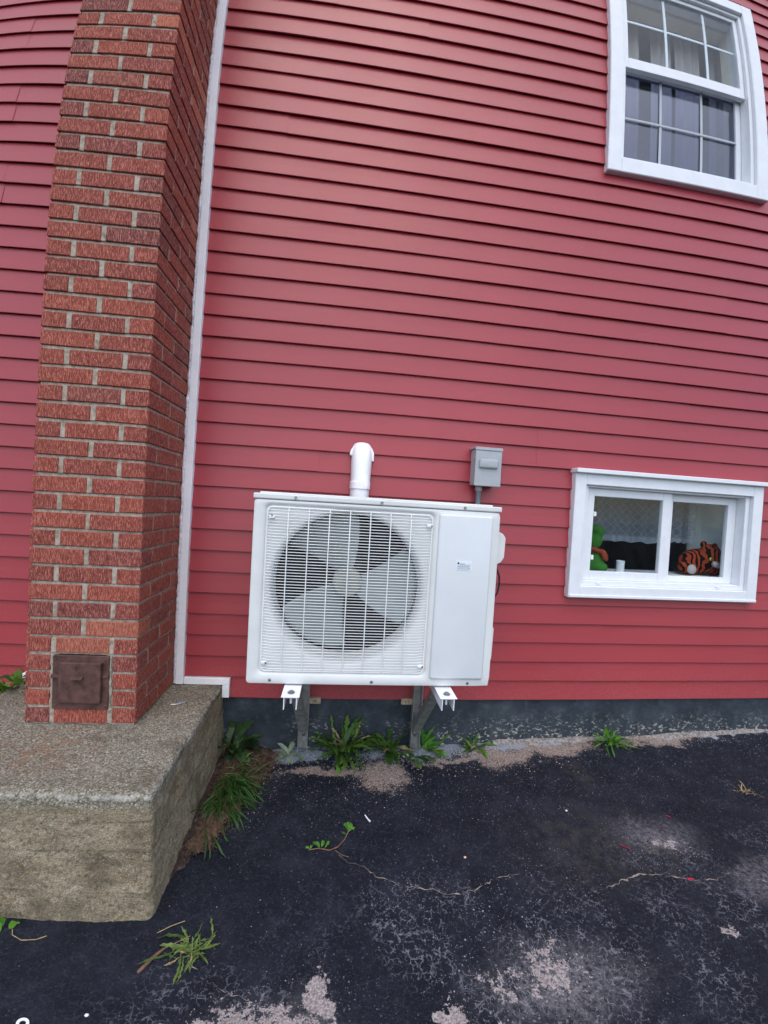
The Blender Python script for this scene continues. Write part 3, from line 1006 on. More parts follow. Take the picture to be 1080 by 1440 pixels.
def base_mesh():
    """Cast block with a battered, board-marked face and worn edges: one closed, finely divided skin."""
    zb = -0.42
    NU, NV, NW = 120, 100, 84
    seen = {}
    mb = bmesh.new()

    def boards(a, z):
        # four form boards, each set a little proud or back of the next, with a fin of grout at the joint
        e = [-0.020, -0.105, -0.230]
        q = [c + 0.004 * mnoise.noise((a * 3, c * 9, 0)) for c in e]
        off = [0.0, 0.005, -0.003, 0.006]
        k = sum(1 for c in q if z < c)
        fin = max(0, 1 - min(abs(z - c) for c in q) / 0.007)
        return off[k] * 0.55 + 0.0055 * fin * max(0, 0.35 + mnoise.noise((a * 8, z, 3)))

    def vert(i, j, k):
        key = (i, j, k)
        if key in seen:
            return seen[key]
        u, v, w = i / NU, j / NV, k / NW
        z = PZ + (zb - PZ) * w
        bt = (PZ - z) / 0.38
        xl, xr, yf = -1.405 - 0.02 * bt, -0.516 + 0.022 * bt, -0.775 - 0.022 * bt
        x, y = xl + (xr - xl) * u, 0.004 + (yf - 0.004) * v
        fv = max(0, min(1, (v - 0.96) / 0.04)) * min(1, w * 12)
        fu = max(0, min(1, (u - 0.97) / 0.03)) * min(1, w * 12)
        y -= boards(x, z) * fv
        x += boards(y - 2, z) * 0.6 * fu
        # wear: round and chip the free edges
        r = 0.016 + 0.012 * max(0, mnoise.noise((x * 13, y * 13, z * 13 + 4))) + 0.10 * max(0, -z - 0.22)
        d = [max(0, 1 - (xr - x) / r), max(0, 1 - (y - yf) / r), max(0, 1 - (PZ - z) / r)]
        sm_ = math.sqrt(sum(t * t for t in d))
        if sm_ > 1:
            f = 1 - 1 / sm_
            x -= r * d[0] * f
            y += r * d[1] * f
            z -= r * d[2] * f
        q = Vector((x, y, z))
        n1 = mnoise.noise_vector(q * 9) * 0.005 + mnoise.noise_vector(q * 38) * 0.0032 + mnoise.noise_vector(q * 110) * 0.0022
        seen[key] = mb.verts.new(q + n1)
        return seen[key]

    def sheet(f, na, nb):
        for a in range(na):
            for b in range(nb):
                mb.faces.new([vert(*f(a + da, b + db)) for da, db in ((0, 0), (1, 0), (1, 1), (0, 1))])
    sheet(lambda a, b: (a, b, 0), NU, NV)
    sheet(lambda a, b: (a, NV, b), NU, NW)
    sheet(lambda a, b: (NU, a, b), NV, NW)
    sheet(lambda a, b: (0, a, b), NV, NW)
    m = MB()
    m.bm.free()
    m.bm = mb
    return m


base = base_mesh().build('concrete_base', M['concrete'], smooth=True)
tag(base, 'weathered board-marked concrete block under the brick chimney', 'concrete block')

# ------------------------------------------------------------------ brick chimney
CX0, CX1, CD, CP = -1.1457, -0.7406, 0.395, 0.0677
BH, VJ = 0.0562, 0.018
chim = root('brick_chimney', (-0.943, -0.2, PZ), 'tall red rug-faced brick chimney rising from the concrete block', 'chimney')
brick_cache = {}


def brick(x0, x1, y0, y1, z0, stuff=None):
    key = (round(x1 - x0, 3), round(y1 - y0, 3))
    var = R.randrange(4)
    c = Vector(((x0 + x1) / 2, (y0 + y1) / 2, z0 + BH / 2))
    if key + (var,) not in brick_cache:
        rr = random.Random(hash(key) + var)
        b = bmesh.new()
        bmesh.ops.create_cube(b, size=1.0)
        for v in b.verts:
            v.co = Vector((v.co.x * key[0] + rr.uniform(-.0012, .0012), v.co.y * key[1] + rr.uniform(-.0008, .0008), v.co.z * BH + rr.uniform(-.0014, .0014)))
        bmesh.ops.bevel(b, geom=b.edges[:], offset=0.0022, segments=1, affect='EDGES')
        bmesh.ops.recalc_face_normals(b, faces=b.faces[:])
        me = bpy.data.meshes.new('brick')
        b.to_mesh(me)
        b.free()
        brick_cache[key + (var,)] = me
    me = brick_cache[key + (var,)]
    j = Vector((R.uniform(-.0008, .0008), R.uniform(-.0012, .0012), R.uniform(-.0012, .0012)))
    if stuff is not None:
        b = bmesh.new()
        b.from_mesh(me)
        bmesh.ops.translate(b, verts=b.verts[:], vec=c + j)
        stuff.merge(b)
        return
    o = link('brick', me, M['brick'], chim, c + j)
    o.rotation_euler = (R.uniform(-.004, .004), R.uniform(-.005, .005), R.uniform(-.004, .004))


def course(c, stuff=None):
    z = PZ + c * CP + 0.006
    yf = -CD
    hd = 0.088           # header width
    sj = 0.012
    A = c % 2 == 1
    mid = True
    if c in (1, 3):
        A, mid = None, False
    if c == 2:
        A, mid = False, False
    ln = 0.1935
    if A:
        brick(CX0, CX0 + ln, yf, yf + hd, z, stuff)
        brick(CX1 - ln, CX1, yf, yf + hd, z, stuff)
    if A or A is None:
        if A is None:
            brick(CX0, CX0 + hd, yf, yf + hd, z, stuff)
            brick(CX1 - hd, CX1, yf, yf + hd, z, stuff)
        for xa, xb in ((CX0, CX0 + hd), (CX1 - hd, CX1)):
            brick(xa, xb, yf + hd + sj, yf + hd + sj + ln, z, stuff)
            brick(xa, xb, yf + hd + 2 * sj + ln, -0.001, z, stuff)
    else:
        for xa, xb in ((CX0, CX0 + hd), (CX1 - hd, CX1)):
            brick(xa, xb, yf, yf + ln, z, stuff)
            brick(xa, xb, yf + ln + sj, -0.001, z, stuff)
        if mid:
            brick(CX0 + hd + VJ, CX1 - hd - VJ, yf, yf + hd, z, stuff)


NC = 46
for c in range(NC):
    course(c)
up = MB()
for c in range(NC, 80):
    course(c, up)
up.build('upper_brickwork', M['brick'], chim, kind='stuff')
ins = 0.0075
mc = MB()
ztop = PZ + 80 * CP
mc.box(CX0 + ins, CX1 - ins, -CD + ins + 0.16, -0.002, PZ - 0.02, ztop)
# mortar skin of the front, open behind the clean-out door
mc.box(CX0 + ins, CX1 - ins, -CD + ins, -CD + ins + 0.159, PZ + 4 * CP, ztop)
mc.box(CX0 + ins, CX0 + 0.115, -CD + ins, -CD + ins + 0.159, PZ - 0.02, PZ + 4 * CP - .0005)
mc.box(CX1 - 0.115, CX1 - ins, -CD + ins, -CD + ins + 0.159, PZ - 0.02, PZ + 4 * CP - .0005)
mc.box(CX0 + 0.1155, CX1 - 0.1155, -CD + ins, -CD + ins + 0.159, PZ - 0.02, PZ + 0.07)
mc.build('mortar', M['mortar'], chim)
# the upright joints are struck almost flush, the bed joints are raked deep
pj = MB()
for c in range(80):
    z = PZ + c * CP + 0.007
    hw = VJ / 2 + 0.001
    for xj in ([(CX0 + CX1) / 2] if (c % 2 == 1 and c > 4) else ([CX0 + 0.088 + VJ / 2, CX1 - 0.088 - VJ / 2] if c not in (1, 2, 3) else [])):
        pj.box(xj - hw, xj + hw, -CD + 0.0028, -CD + 0.03, z + R.uniform(-.003, .001), z + BH + R.uniform(-.003, .004), 0.0015)
    if c < 60:
        for q in ([0.088 + 0.006, 0.088 + 0.018 + 0.1935] if (c % 2 == 1) else [0.1935 + 0.006]):
            pj.box(CX1 - 0.03, CX1 - 0.003, -CD + q - .006, -CD + q + .006, z, z + BH, 0.001)
pj.build('upright_joints', M['mortar'], chim, kind='stuff')
# ragged mortar squeezed out beside the clean-out and smeared at the foot
rr = random.Random(8)
for xs_ in (CX0 + 0.098, CX1 - 0.098):
    sm = MB()
    pts = [(xs_ + rr.uniform(-.003, .003), -CD + 0.004 + rr.uniform(-.002, .001), PZ + 0.06 + i * 0.016) for i in range(14)]
    sm.tube(pts, [rr.uniform(.005, .0095) for _ in pts], 6)
    sm.build('mortar_smear', M['mortar'], chim, smooth=True)

door = sub('cleanout_door', chim, (-0.94, -CD, PZ + .06))
tag(door, 'rusty brown cast-iron clean-out door at the foot of the chimney')
dx0, dx1, dz0, dz1 = -1.043, -0.839, 0.128, 0.334
fr = MB()
fr.box(dx0, dx1, -0.403, -0.392, dz0, dz1, 0.0015)
fr.build('frame', M['iron'], door)
dd = MB().box(-1.013, -0.861, -0.419, -0.4035, 0.158, 0.3125, 0.003, 2).build('door', M['iron'], door)
MB().prism([(-0.4195, 0.262), (-0.434, 0.258), (-0.434, 0.253), (-0.4195, 0.250)], 'x', -0.963, -0.921).build('handle', M['iron'], door, bev=0.0012)
MB().box(-0.858, -0.838, -0.412, -0.4035, 0.255, 0.263, 0.001).build('hinge_lug', M['iron'], door)
MB().box(-1.045, -1.016, -0.412, -0.4035, 0.250, 0.263, 0.001).build('hinge_lug', M['iron'], door)
for xs_, zs in ((dx0 + .012, dz0 + .014), (dx1 - .012, dz0 + .014), (dx0 + .012, dz1 - .013), (dx1 - .014, dz1 - .013)):
    mb = MB()
    ellip(mb, (xs_, -0.4035, zs), (0.0045, 0.0025, 0.0045), u=10, v=6)
    mb.build('rivet', M['iron'], door, smooth=True)


def text(name, body, size, loc, mat, parent, extrude=0.0006, align='CENTER', face=True):
    cu = bpy.data.curves.new(name, 'FONT')
    cu.body = body
    cu.size = size
    cu.extrude = extrude
    cu.align_x = align
    cu.align_y = 'CENTER'
    cu.resolution_u = 3
    t = bpy.data.objects.new(name, cu)
    col.objects.link(t)
    dg = bpy.context.evaluated_depsgraph_get()
    me = bpy.data.meshes.new_from_object(t.evaluated_get(dg))
    bpy.data.objects.remove(t)
    me.transform(Matrix.Translation(loc) @ Matrix.Rotation(math.pi / 2, 4, 'X'))
    me.materials.clear()
    return link(name, me, mat, parent)


text('raised_lettering', '5-C', 0.021, (-0.940, -0.4195, 0.294), M['iron'], door, 0.0014)

# ------------------------------------------------------------------ outdoor heat-pump unit
AX0, AX1, AZ0, AZ1, AY, AYB = -0.309, 0.617, 0.287, 0.994, -0.500, -0.165
ac = root('heat_pump', (0.154, -0.33, AZ0), 'white outdoor heat-pump unit with a round fan grille on wall brackets', 'heat pump')
cabm = M['cabinet']
RX0, RX1, RZ0, RZ1 = -0.268, 0.360, 0.327, 0.951          # fan-side recess
FC, FR = (0.045, 0.652), 0.287                            # fan opening
TOPZ = 0.9685


def rrect_ray(x0, x1, z0, z1, r, ang, c):
    """Point where a ray from c meets a rounded rectangle."""
    d = (math.cos(ang), math.sin(ang))
    lo_, hi_ = 0.0, 3.0
    def inside(t):
        x, z = c[0] + d[0] * t, c[1] + d[1] * t
        qx = max(x0 + r - x, 0, x - (x1 - r))
        qz = max(z0 + r - z, 0, z - (z1 - r))
        if x < x0 or x > x1 or z < z0 or z > z1:
            return False
        return math.hypot(qx, qz) <= r or qx == 0 or qz == 0
    for _ in range(40):
        m = (lo_ + hi_) / 2
        if inside(m):
            lo_ = m
        else:
            hi_ = m
    return c[0] + d[0] * lo_, c[1] + d[1] * lo_


angs = [2 * math.pi * i / 144 for i in range(144)]
for cx, cz in ((AX0, AZ0), (AX1, AZ0), (AX0, TOPZ), (AX1, TOPZ)):
    angs += [math.atan2(cz - FC[1], cx - FC[0]) % (2 * math.pi)]
for cx, cz in ((RX0, RZ0), (RX1, RZ0), (RX0, RZ1), (RX1, RZ1)):
    a0 = math.atan2(cz - FC[1], cx - FC[0]) % (2 * math.pi)
    angs += [(a0 + q) % (2 * math.pi) for q in (-.05, -.035, -.02, -.008, .002, .012, .024, .038, .052)]
angs = sorted(set(angs))


def rect_loop(m, r, y):
    return [(p[0], y, p[1]) for p in (rrect_ray(AX0 + m, AX1 - m, AZ0 + m, TOPZ - m, r, a, FC) for a in angs)]


def rec_loop(m, r, y):
    return [(p[0], y, p[1]) for p in (rrect_ray(RX0 + m, RX1 - m, RZ0 + m, RZ1 - m, r, a, FC) for a in angs)]


def circ_loop(r, y):
    return [(FC[0] + r * math.cos(a), y, FC[1] + r * math.sin(a)) for a in angs]


fp = MB()
fp.loops([rect_loop(0, .012, AYB), rect_loop(0, .012, AY + .008), rect_loop(.0025, .012, AY + .002), rect_loop(.008, .010, AY),
          rec_loop(-.006, .026, AY), rec_loop(0, .022, AY + .004), rec_loop(.004, .020, AY + .009),
          circ_loop(FR + .012, AY + .010), circ_loop(FR + .003, AY + .014), circ_loop(FR - .004, AY + .024), circ_loop(FR - .008, AY + .045), circ_loop(FR - .008, AY + .12)])
fp.build('cabinet', cabm, ac, smooth=True)
tcv = MB()
# top cover: folded lip overlapping the front, raised pressed centre
tcv.box(AX0 - .0025, AX1 + .0025, AY - .0035, AYB + .002, TOPZ + .0005, AZ1 - .005, 0.004, 2)
tcv.box(AX0 + .018, AX1 - .030, AY + .010, AYB - .02, AZ1 - .0062, AZ1 + .001, 0.003, 2)
tcv.build('top_cover', cabm, ac)
sp = MB().box(0.375, 0.585, AY - .0105, AY + .006, 0.318, 0.952, 0.0095, 4).build('service_panel', M['panel'], ac, smooth=True)
MB().box(AX0 + .012, AX1 - .012, AY + .03, AYB - .004, AZ0 - .004, AZ0 + .010).build('base_pan', cabm, ac)
MB().box(AX0 + .01, AX1 - .01, AYB - .012, AYB - .002, AZ0 + .01, TOPZ - .005).build('coil', M['dark'], ac)
fin = MB()
fin.box(RX0 + .01, RX1 - .005, -0.27, -0.262, RZ0 - .02, RZ1 + .005)
fin.build('inner_baffle', M['dark'], ac)

fan = sub('fan', ac, (FC[0], -0.43, FC[1]))
HC = (0.045, 0.664)
hub = MB()
hub.loops([[(HC[0] + r * math.cos(2 * math.pi * i / 40), y, HC[1] + r * math.sin(2 * math.pi * i / 40)) for i in range(40)]
           for r, y in ((0.056, -0.36), (0.058, -0.415), (0.055, -0.436), (0.048, -0.443), (0.026, -0.445), (0.014, -0.445), (0.013, -0.452), (0.002, -0.453))], True, False, True)
hub.build('hub', plain('yellowed_fan_plastic', (0.235, 0.25, 0.215, 1), 0.5, 0.4, var=0.15, scale=20), fan, smooth=True)
for k in range(3):
    c0 = rad(112 + 120 * k)
    nb, nr = 22, 12
    loops = []
    for i in range(nr + 1):
        t = i / nr
        r = 0.046 + (0.274 - 0.046) * t
        sweep0 = rad(-42 + 14 * t)
        sweep1 = rad(30 + 10 * t)
        l = []
        for j in range(nb + 1):
            s = j / nb
            a = c0 + sweep0 + (sweep1 - sweep0) * s
            y = -0.372 - 0.066 * (1 - s) * (0.75 + 0.25 * t) - 0.008 * math.sin(s * math.pi)
            rr2 = r - (0.010 * (s ** 8) + 0.010 * ((1 - s) ** 8)) * (t > .95)
            l.append((HC[0] + rr2 * math.cos(a), y, HC[1] + rr2 * math.sin(a)))
        loops.append(l)
    o = MB().loops(loops, close=False).build('blade', M['blade'], fan, smooth=True)
    sol = o.modifiers.new('thickness', 'SOLIDIFY')
    sol.thickness = 0.003

gd = MB()
gy0 = AY - 0.004


def wire(p, r=0.0016, n=5):
    gd.tube(p, r, n, caps=False)


GX0, GX1, GZ0, GZ1 = -0.258, 0.350, 0.337, 0.941
rim = []
for cx, cz, a0 in ((GX1 - .018, GZ1 - .018, 0), (GX0 + .018, GZ1 - .018, 90), (GX0 + .018, GZ0 + .018, 180), (GX1 - .018, GZ0 + .018, 270)):
    for q in range(0, 91, 18):
        rim.append((cx + .018 * math.cos(rad(a0 + q)), gy0 + .007, cz + .018 * math.sin(rad(a0 + q))))
wire(rim + [rim[0], rim[1]], 0.0024, 6)
nw = 56
for i in range(1, nw):
    z = GZ0 + (GZ1 - GZ0) * i / nw
    ins_ = .004 if 1 < i < nw - 1 else .012
    wire([(GX0 + ins_ * .2, gy0 + .008, z), (GX0 + .012, gy0 + .008, z), (GX0 + .034, gy0, z + .0), (0.045, gy0 - .001, z), (GX1 - .034, gy0, z), (GX1 - .012, gy0 + .008, z), (GX1 - ins_ * .2, gy0 + .008, z)], 0.0014)
for xv in (-0.182, -0.108, -0.033, 0.042, 0.117, 0.192, 0.268):
    wire([(xv, gy0 + .006, GZ0 + .001), (xv, gy0 + .004, GZ0 + .014), (xv, gy0 - .0035, GZ0 + .03), (xv, gy0 - .0045, .652), (xv, gy0 - .0035, GZ1 - .03), (xv, gy0 + .004, GZ1 - .014), (xv, gy0 + .006, GZ1 - .001)], 0.0021)
guard = gd.build('fan_guard', M['wire'], ac, smooth=True, kind='stuff')
for xq, zq in ((-0.241, 0.904), (0.339, 0.902), (-0.245, 0.370), (0.337, 0.366)):
    MB().box(xq - .010, xq + .010, gy0 - .004, gy0 + .004, zq - .0055, zq + .0055, 0.002).build('guard_clip', M['wire'], ac)


def screw(x, y, z, parent, r=0.0048):
    mb = MB()
    mb.loops([[(x + q * math.cos(2 * math.pi * i / 10), yy, z + q * math.sin(2 * math.pi * i / 10)) for i in range(10)] for q, yy in ((r * 1.25, y + .0005), (r * 1.2, y - .001), (r * .8, y - .0032), (r * .2, y - .0030))], True, False, True)
    return mb.build('screw', M['steel'], parent, smooth=True)


for xq, zq in ((-0.160, 0.978), (0.155, 0.978), (0.472, 0.978)):
    screw(xq, AY - .0037, zq, ac)
for xq, zq in ((-0.222, 0.303), (0.155, 0.302), (0.528, 0.301)):
    screw(xq, AY - .0002, zq, ac)
for xq, zq in ((-0.241, 0.911), (0.346, 0.902), (-0.238, 0.370), (0.344, 0.366)):
    screw(xq, gy0 - .0042, zq, ac, 0.0030)
stk = MB().box(0.449, 0.509, AY - .0118, AY - .0107, 0.742, 0.777).build('warning_sticker', M['paper'], ac)
MB().prism([(0.452, 0.7655), (0.462, 0.7655), (0.457, 0.7745)], 'y', AY - .0124, AY - .0119).build('warning_triangle', M['ink'], stk)
for i, (a_, b_, zq, mt) in enumerate(((0.464, 0.482, 0.7665, 'ink'), (0.464, 0.504, 0.7630, 'greyink'), (0.453, 0.504, 0.7590, 'bluebar'), (0.453, 0.500, 0.7555, 'greyink'), (0.453, 0.486, 0.7515, 'bluebar'), (0.490, 0.504, 0.7515, 'greyink'), (0.453, 0.504, 0.7475, 'greyink'))):
    MB().box(a_, b_, AY - .0124, AY - .0119, zq - .0007, zq + .0007).build('printed_line', M[mt], stk)
# side: pipe-valve cover with its sloped ends, lower valve guard
MB().prism([(0.6135, 0.900), (0.650, 0.884), (0.662, 0.868), (0.660, 0.790), (0.648, 0.770), (0.6135, 0.752)], 'y', -0.455, -0.26).build('side_handle', cabm, ac, bev=0.004)
MB().prism([(0.6135, 0.520), (0.634, 0.510), (0.636, 0.500), (0.634, 0.385), (0.630, 0.375), (0.6135, 0.362)], 'y', -0.46, -0.20).build('valve_cover', cabm, ac, bev=0.003)
for xf in (-0.136, 0.434):
    ft = MB()
    ft.box(xf - .032, xf + .032, -0.585, -0.497, AZ0 - .0095, AZ0 - .0065, 0.001)
    ft.box(xf - .032, xf + .032, -0.496, -0.09, AZ0 - .0095, AZ0 - .0065, 0.001)
    ft.build('foot', M['pvc'], ac)

# ------------------------------------------------------------------ wall brackets carrying the unit
def bracket(xa, xw, label):
    b = root('wall_bracket', ((xa + xw) / 2, -0.2, -0.1), label, 'bracket', 'wall brackets under the heat pump')
    t = 0.003
    zt = AZ0 - .0100
    w = 0.0235
    arm = MB()
    arm.prism([(xa - w, zt), (xa + w, zt), (xa + w, zt - .045), (xa + w - t, zt - .045), (xa + w - t, zt - t), (xa - w + t, zt - t), (xa - w + t, zt - .045), (xa - w, zt - .045)], 'y', -0.580, -0.045)
    arm.build('arm', M['pvc'], b)
    # upright channel against the wall
    x = xw
    w2 = 0.023
    MB().prism([(x - w2, -0.060), (x - w2 + t, -0.060), (x - w2 + t, -0.0225), (x + w2 - t, -0.0225), (x + w2 - t, -0.060), (x + w2, -0.060), (x + w2, -0.0195), (x - w2, -0.0195)], 'z', -0.245, zt - .05).build('upright', M['galv'], b)
    # diagonal brace
    p0, p1 = Vector((xw, -0.050, -0.135)), Vector((xa, -0.430, zt - .020))
    d = (p1 - p0).normalized()
    s = Vector((1, 0, 0))
    nn = s.cross(d).normalized()
    w3 = 0.0195
    def ring(p):
        return [p + s * u + nn * v for u, v in ((-w3, .014), (w3, .014), (w3, -.014), (w3 - .003, -.014), (w3 - .003, .011), (-w3 + .003, .011), (-w3 + .003, -.014), (-w3, -.014))]
    MB().loops([ring(p0), ring(p1)], True, True, True).build('brace', M['galv'], b)
    bolt = MB()
    bolt.tube([(xa, -0.552, zt - .034), (xa, -0.552, zt + .002)], 0.0042, 8)
    bolt.build('bolt', M['pvc'], b, smooth=True)
    hd = MB()
    hd.loops([[(xa + q * math.cos(2 * math.pi * i / 12), -0.552 + q * math.sin(2 * math.pi * i / 12), zz) for i in range(12)] for q, zz in ((.0135, zt + .0042), (.0135, zt + .0062), (.008, zt + .0064), (.0078, zt + .0115), (.001, zt + .012))], True, False, True)
    hd.build('bolt_head', M['steel'], b)
    lg = MB()
    ellip(lg, (xw + .002, -0.026, -0.170), (0.009, 0.006, 0.014), u=10, v=8)
    lg.build('anchor_bolt', M['steel'], b, smooth=True)
    return b


bracket(-0.136, -0.117, 'galvanised wall bracket under the left end of the heat pump')
bracket(0.434, 0.436, 'galvanised wall bracket under the right end of the heat pump')
for xa, xb, txt, lab in ((-0.0955, -0.040, 'W', 'printed wooden shim beside the left wall bracket'), (0.358, 0.4145, 'V I', 'printed wooden shim beside the right wall bracket')):
    s = tag(MB().box(xa, xb, -0.034, -0.0175, -0.016, 0.0125, 0.001).build('wood_shim', M['wood']), lab, 'shim')
    text('print', txt, 0.022, ((xa + xb) / 2, -0.0345, -0.004), M['ink'], s, 0.0003)

# ------------------------------------------------------------------ line-set cover, disconnect box, cables
lc = root('line_set_cover', (0.09, -0.05, 0.7), 'white plastic line-set duct rising behind the heat pump into the wall', 'duct')


def dsec(cx, w, d, z, yb=-0.016, n=18, e=2.6):
    """D-shaped section standing off the wall."""
    pts = []
    for i in range(n + 1):
        a = math.pi * i / n
        c_, s_ = math.cos(a), math.sin(a)
        pts.append((cx + w / 2 * math.copysign(abs(c_) ** (2 / e), c_), yb - d * abs(s_) ** (2 / e), z))
    return pts


MB().loops([dsec(0.091, 0.092, 0.072, z) for z in (0.60, 1.047)], True, True, True).build('duct', M['pvc'], lc, smooth=True)
el = MB()
secs = [dsec(0.091, 0.099, 0.078, 1.040), dsec(0.091, 0.099, 0.078, 1.072), dsec(0.0915, 0.094, 0.075, 1.076), dsec(0.092, 0.096, 0.074, 1.12), dsec(0.092, 0.099, 0.072, 1.165)]
for k in range(1, 10):
    a = k / 9 * math.pi / 2
    # sweep the section back into the wall
    zc = 1.165
    base_ = dsec(0.092, 0.099 - 0.004 * k / 9, 0.072, 0)
    secs.append([(x, -0.016 + (y + 0.016) * math.cos(a) - (0.0 if k < 9 else 0.0), zc + 0.004 * k + 0.066 * math.sin(a) * (0.35 + 0.65 * max(0, -(y + 0.016)) / 0.072)) for x, y, _ in base_])
el.loops(secs, True, True, True)
el.build('wall_elbow', M['pvc'], lc, smooth=True)
fl = MB()
pl = [(0.092 + 0.0585 * math.cos(math.pi * i / 24), 1.203 + 0.0585 * math.sin(math.pi * i / 24)) for i in range(25)]
pl = [(0.1505, 1.175)] + pl + [(0.0335, 1.200)]
fl.prism(pl, 'y', -0.036, -0.010)
fl.build('wall_flange', M['pvc'], lc, bev=0.004)
for xq, yq, zq in ((0.073, -0.0365, 1.246), (0.118, -0.0365, 1.245), (0.0465, -0.055, 1.060), (0.137, -0.055, 1.060)):
    screw(xq, yq, zq, lc, 0.0026)

db = root('disconnect_box', (0.697, -0.05, 1.09), 'grey electrical disconnect box on the siding above the heat pump', 'electrical box')
MB().box(0.638, 0.762, -0.088, -0.012, 1.094, 1.270, 0.003, 2).build('enclosure', M['grey'], db)
MB().box(0.634, 0.766, -0.100, -0.0885, 1.090, 1.262, 0.003, 2).build('cover', M['grey'], db)
MB().prism([(-0.103, 1.2625), (-0.103, 1.277), (-0.012, 1.283), (-0.012, 1.2705), (-0.088, 1.2705), (-0.088, 1.2625)], 'x', 0.632, 0.768).build('rain_lip', M['grey'], db, bev=0.0015)
MB().box(0.652, 0.746, -0.114, -0.096, 1.176, 1.220, 0.008, 3).build('handle_bulge', M['grey'], db, smooth=True)
MB().box(0.6335, 0.6375, -0.085, -0.070, 1.215, 1.240, 0.001).build('hasp', M['grey'], db)
MB().tube([(0.676, -0.045, 1.096), (0.676, -0.045, 1.068)], 0.0165, 14).build('connector', M['grey'], db, smooth=True)
MB().tube([(0.676, -0.045, 1.080), (0.676, -0.045, 0.86), (0.670, -0.05, 0.80), (0.655, -0.075, 0.77), (0.63, -0.11, 0.76), (0.60, -0.16, 0.76)], 0.0125, 12).build('conduit', M['conduit'], db, smooth=True)
cable = MB().tube([(0.605, -0.30, 0.748), (0.660, -0.30, 0.745), (0.692, -0.30, 0.728), (0.708, -0.30, 0.690), (0.711, -0.30, 0.655), (0.704, -0.30, 0.615), (0.680, -0.30, 0.582), (0.60, -0.29, 0.565)], 0.0042, 8).build('power_cable', M['black'], smooth=True)
tag(cable, 'black cable looping out of the right side of the heat pump', 'cable')
MB().tube([(0.612, -0.30, 0.748), (0.690, -0.30, 0.738)], [0.013, 0.010], 10).build('gland', M['pvc'], cable, smooth=True)

# ------------------------------------------------------------------ weeds
def leaf_mesh(L, W, rise, droop, rr, teeth=0, depth=0.5, tipw=0.65, n=14, fold=0.25, stem=0.12, twist=0.0):
    """One blade: bends along an arc from RISE (rad above horizontal) down by DROOP; TEETH cuts the margin. Lies along +x."""
    if teeth:
        n = 26
    x = y = z = 0.0
    side = rr.uniform(-.8, .8)
    wav = rr.uniform(0, 6)
    rows = []
    lobes = [[(rr.uniform(.12, .98), rr.uniform(.55, 1.1)) for _ in range(teeth + 2)] for _ in (0, 1)]
    for i in range(n + 1):
        t = i / n
        a = rise - droop * t + 0.12 * math.sin(t * 9 + wav)
        if i:
            x += L / n * math.cos(a)
            z += L / n * math.sin(a)
            y += L / n * side * t
        ws = []
        for sd_ in (0, 1):
            w = W * math.sin(math.pi * min(1, t * tipw + 0.02))
            if t < stem:
                w = W * 0.10
            elif t > 0.80:
                w *= max(0.04, (1 - t) / 0.20) ** 0.7
            if teeth and t >= stem:
                # ragged lobes that point back towards the crown
                m = 0.0
                for q, amp in lobes[sd_]:
                    dq = t - q
                    m = max(m, amp * (1 - dq / 0.09) if 0 <= dq < 0.09 else (amp * (1 + dq / 0.03) if -0.03 < dq < 0 else 0))
                w *= (1 - depth) + depth * min(1.15, m)
            if i == n:
                w = W * 0.02
            ws.append(w)
        tw = twist * t
        cz = math.cos(a)
        rip = 0.18 * math.sin(t * 14 + wav)
        rows.append([(x, y + ws[0] * math.cos(tw), z + (fold + rip) * ws[0] * cz + ws[0] * math.sin(tw)), (x, y, z), (x, y - ws[1] * math.cos(tw), z + (fold - rip) * ws[1] * cz - ws[1] * math.sin(tw))])
    return rows


def add_leaf(mb, rows, yaw_, base):
    c, s = math.cos(yaw_), math.sin(yaw_)
    B = Vector(base)
    mb.loops([[(B.x + x * c - y * s, B.y + x * s + y * c, max(B.z + z, gz(B.x + x * c - y * s, B.y + x * s + y * c) + 0.004)) for x, y, z in r] for r in rows], close=False)


def weed(name, label, cat, pos, mat, specs, seed, clampy=-0.012, stalk=None):
    """SPECS: list of (yaw deg, length, width, rise deg, droop deg, teeth, depth)."""
    rr = random.Random(seed)
    b = (pos[0], pos[1], gz(*pos) if len(pos) == 2 else pos[2])
    t = root(name, b, label, cat)
    for (ya, L, W, ri, dr, te, de) in specs:
        mb = MB()
        off = (b[0] + rr.gauss(0, .016), min(b[1] + rr.gauss(0, .012), clampy), b[2])
        rows = leaf_mesh(L, W, rad(ri), rad(dr), rr, te, de, twist=rr.uniform(-.5, .5), tipw=rr.uniform(.55, .75))
        c, s = math.cos(rad(ya)), math.sin(rad(ya))
        # a leaf never pushes through the wall: fold it along the face instead
        def fix(x, y, z):
            X, Y = off[0] + x * c - y * s, off[1] + x * s + y * c
            Z = max(off[2] + z, gz(X, Y) + 0.004)
            if Y > clampy:
                Z += (Y - clampy) * 0.5
                Y = clampy - 0.001 * rr.random()
            return (X, Y, Z)
        mb.loops([[fix(*p) for p in r] for r in rows], close=False)
        mb.build('leaf', M['strawm'] if (te and rr.random() < .09) else mat, t, smooth=True)
    return t


def rosette(n, L, W, rise, droop, teeth, depth, rr, yaw0=0, span=360):
    return [(yaw0 + span * i / n + rr.uniform(-14, 14), L * rr.uniform(.65, 1.15), W * rr.uniform(.75, 1.2), rise + rr.uniform(-22, 22), droop + rr.uniform(-25, 25), teeth, depth) for i in range(n)]


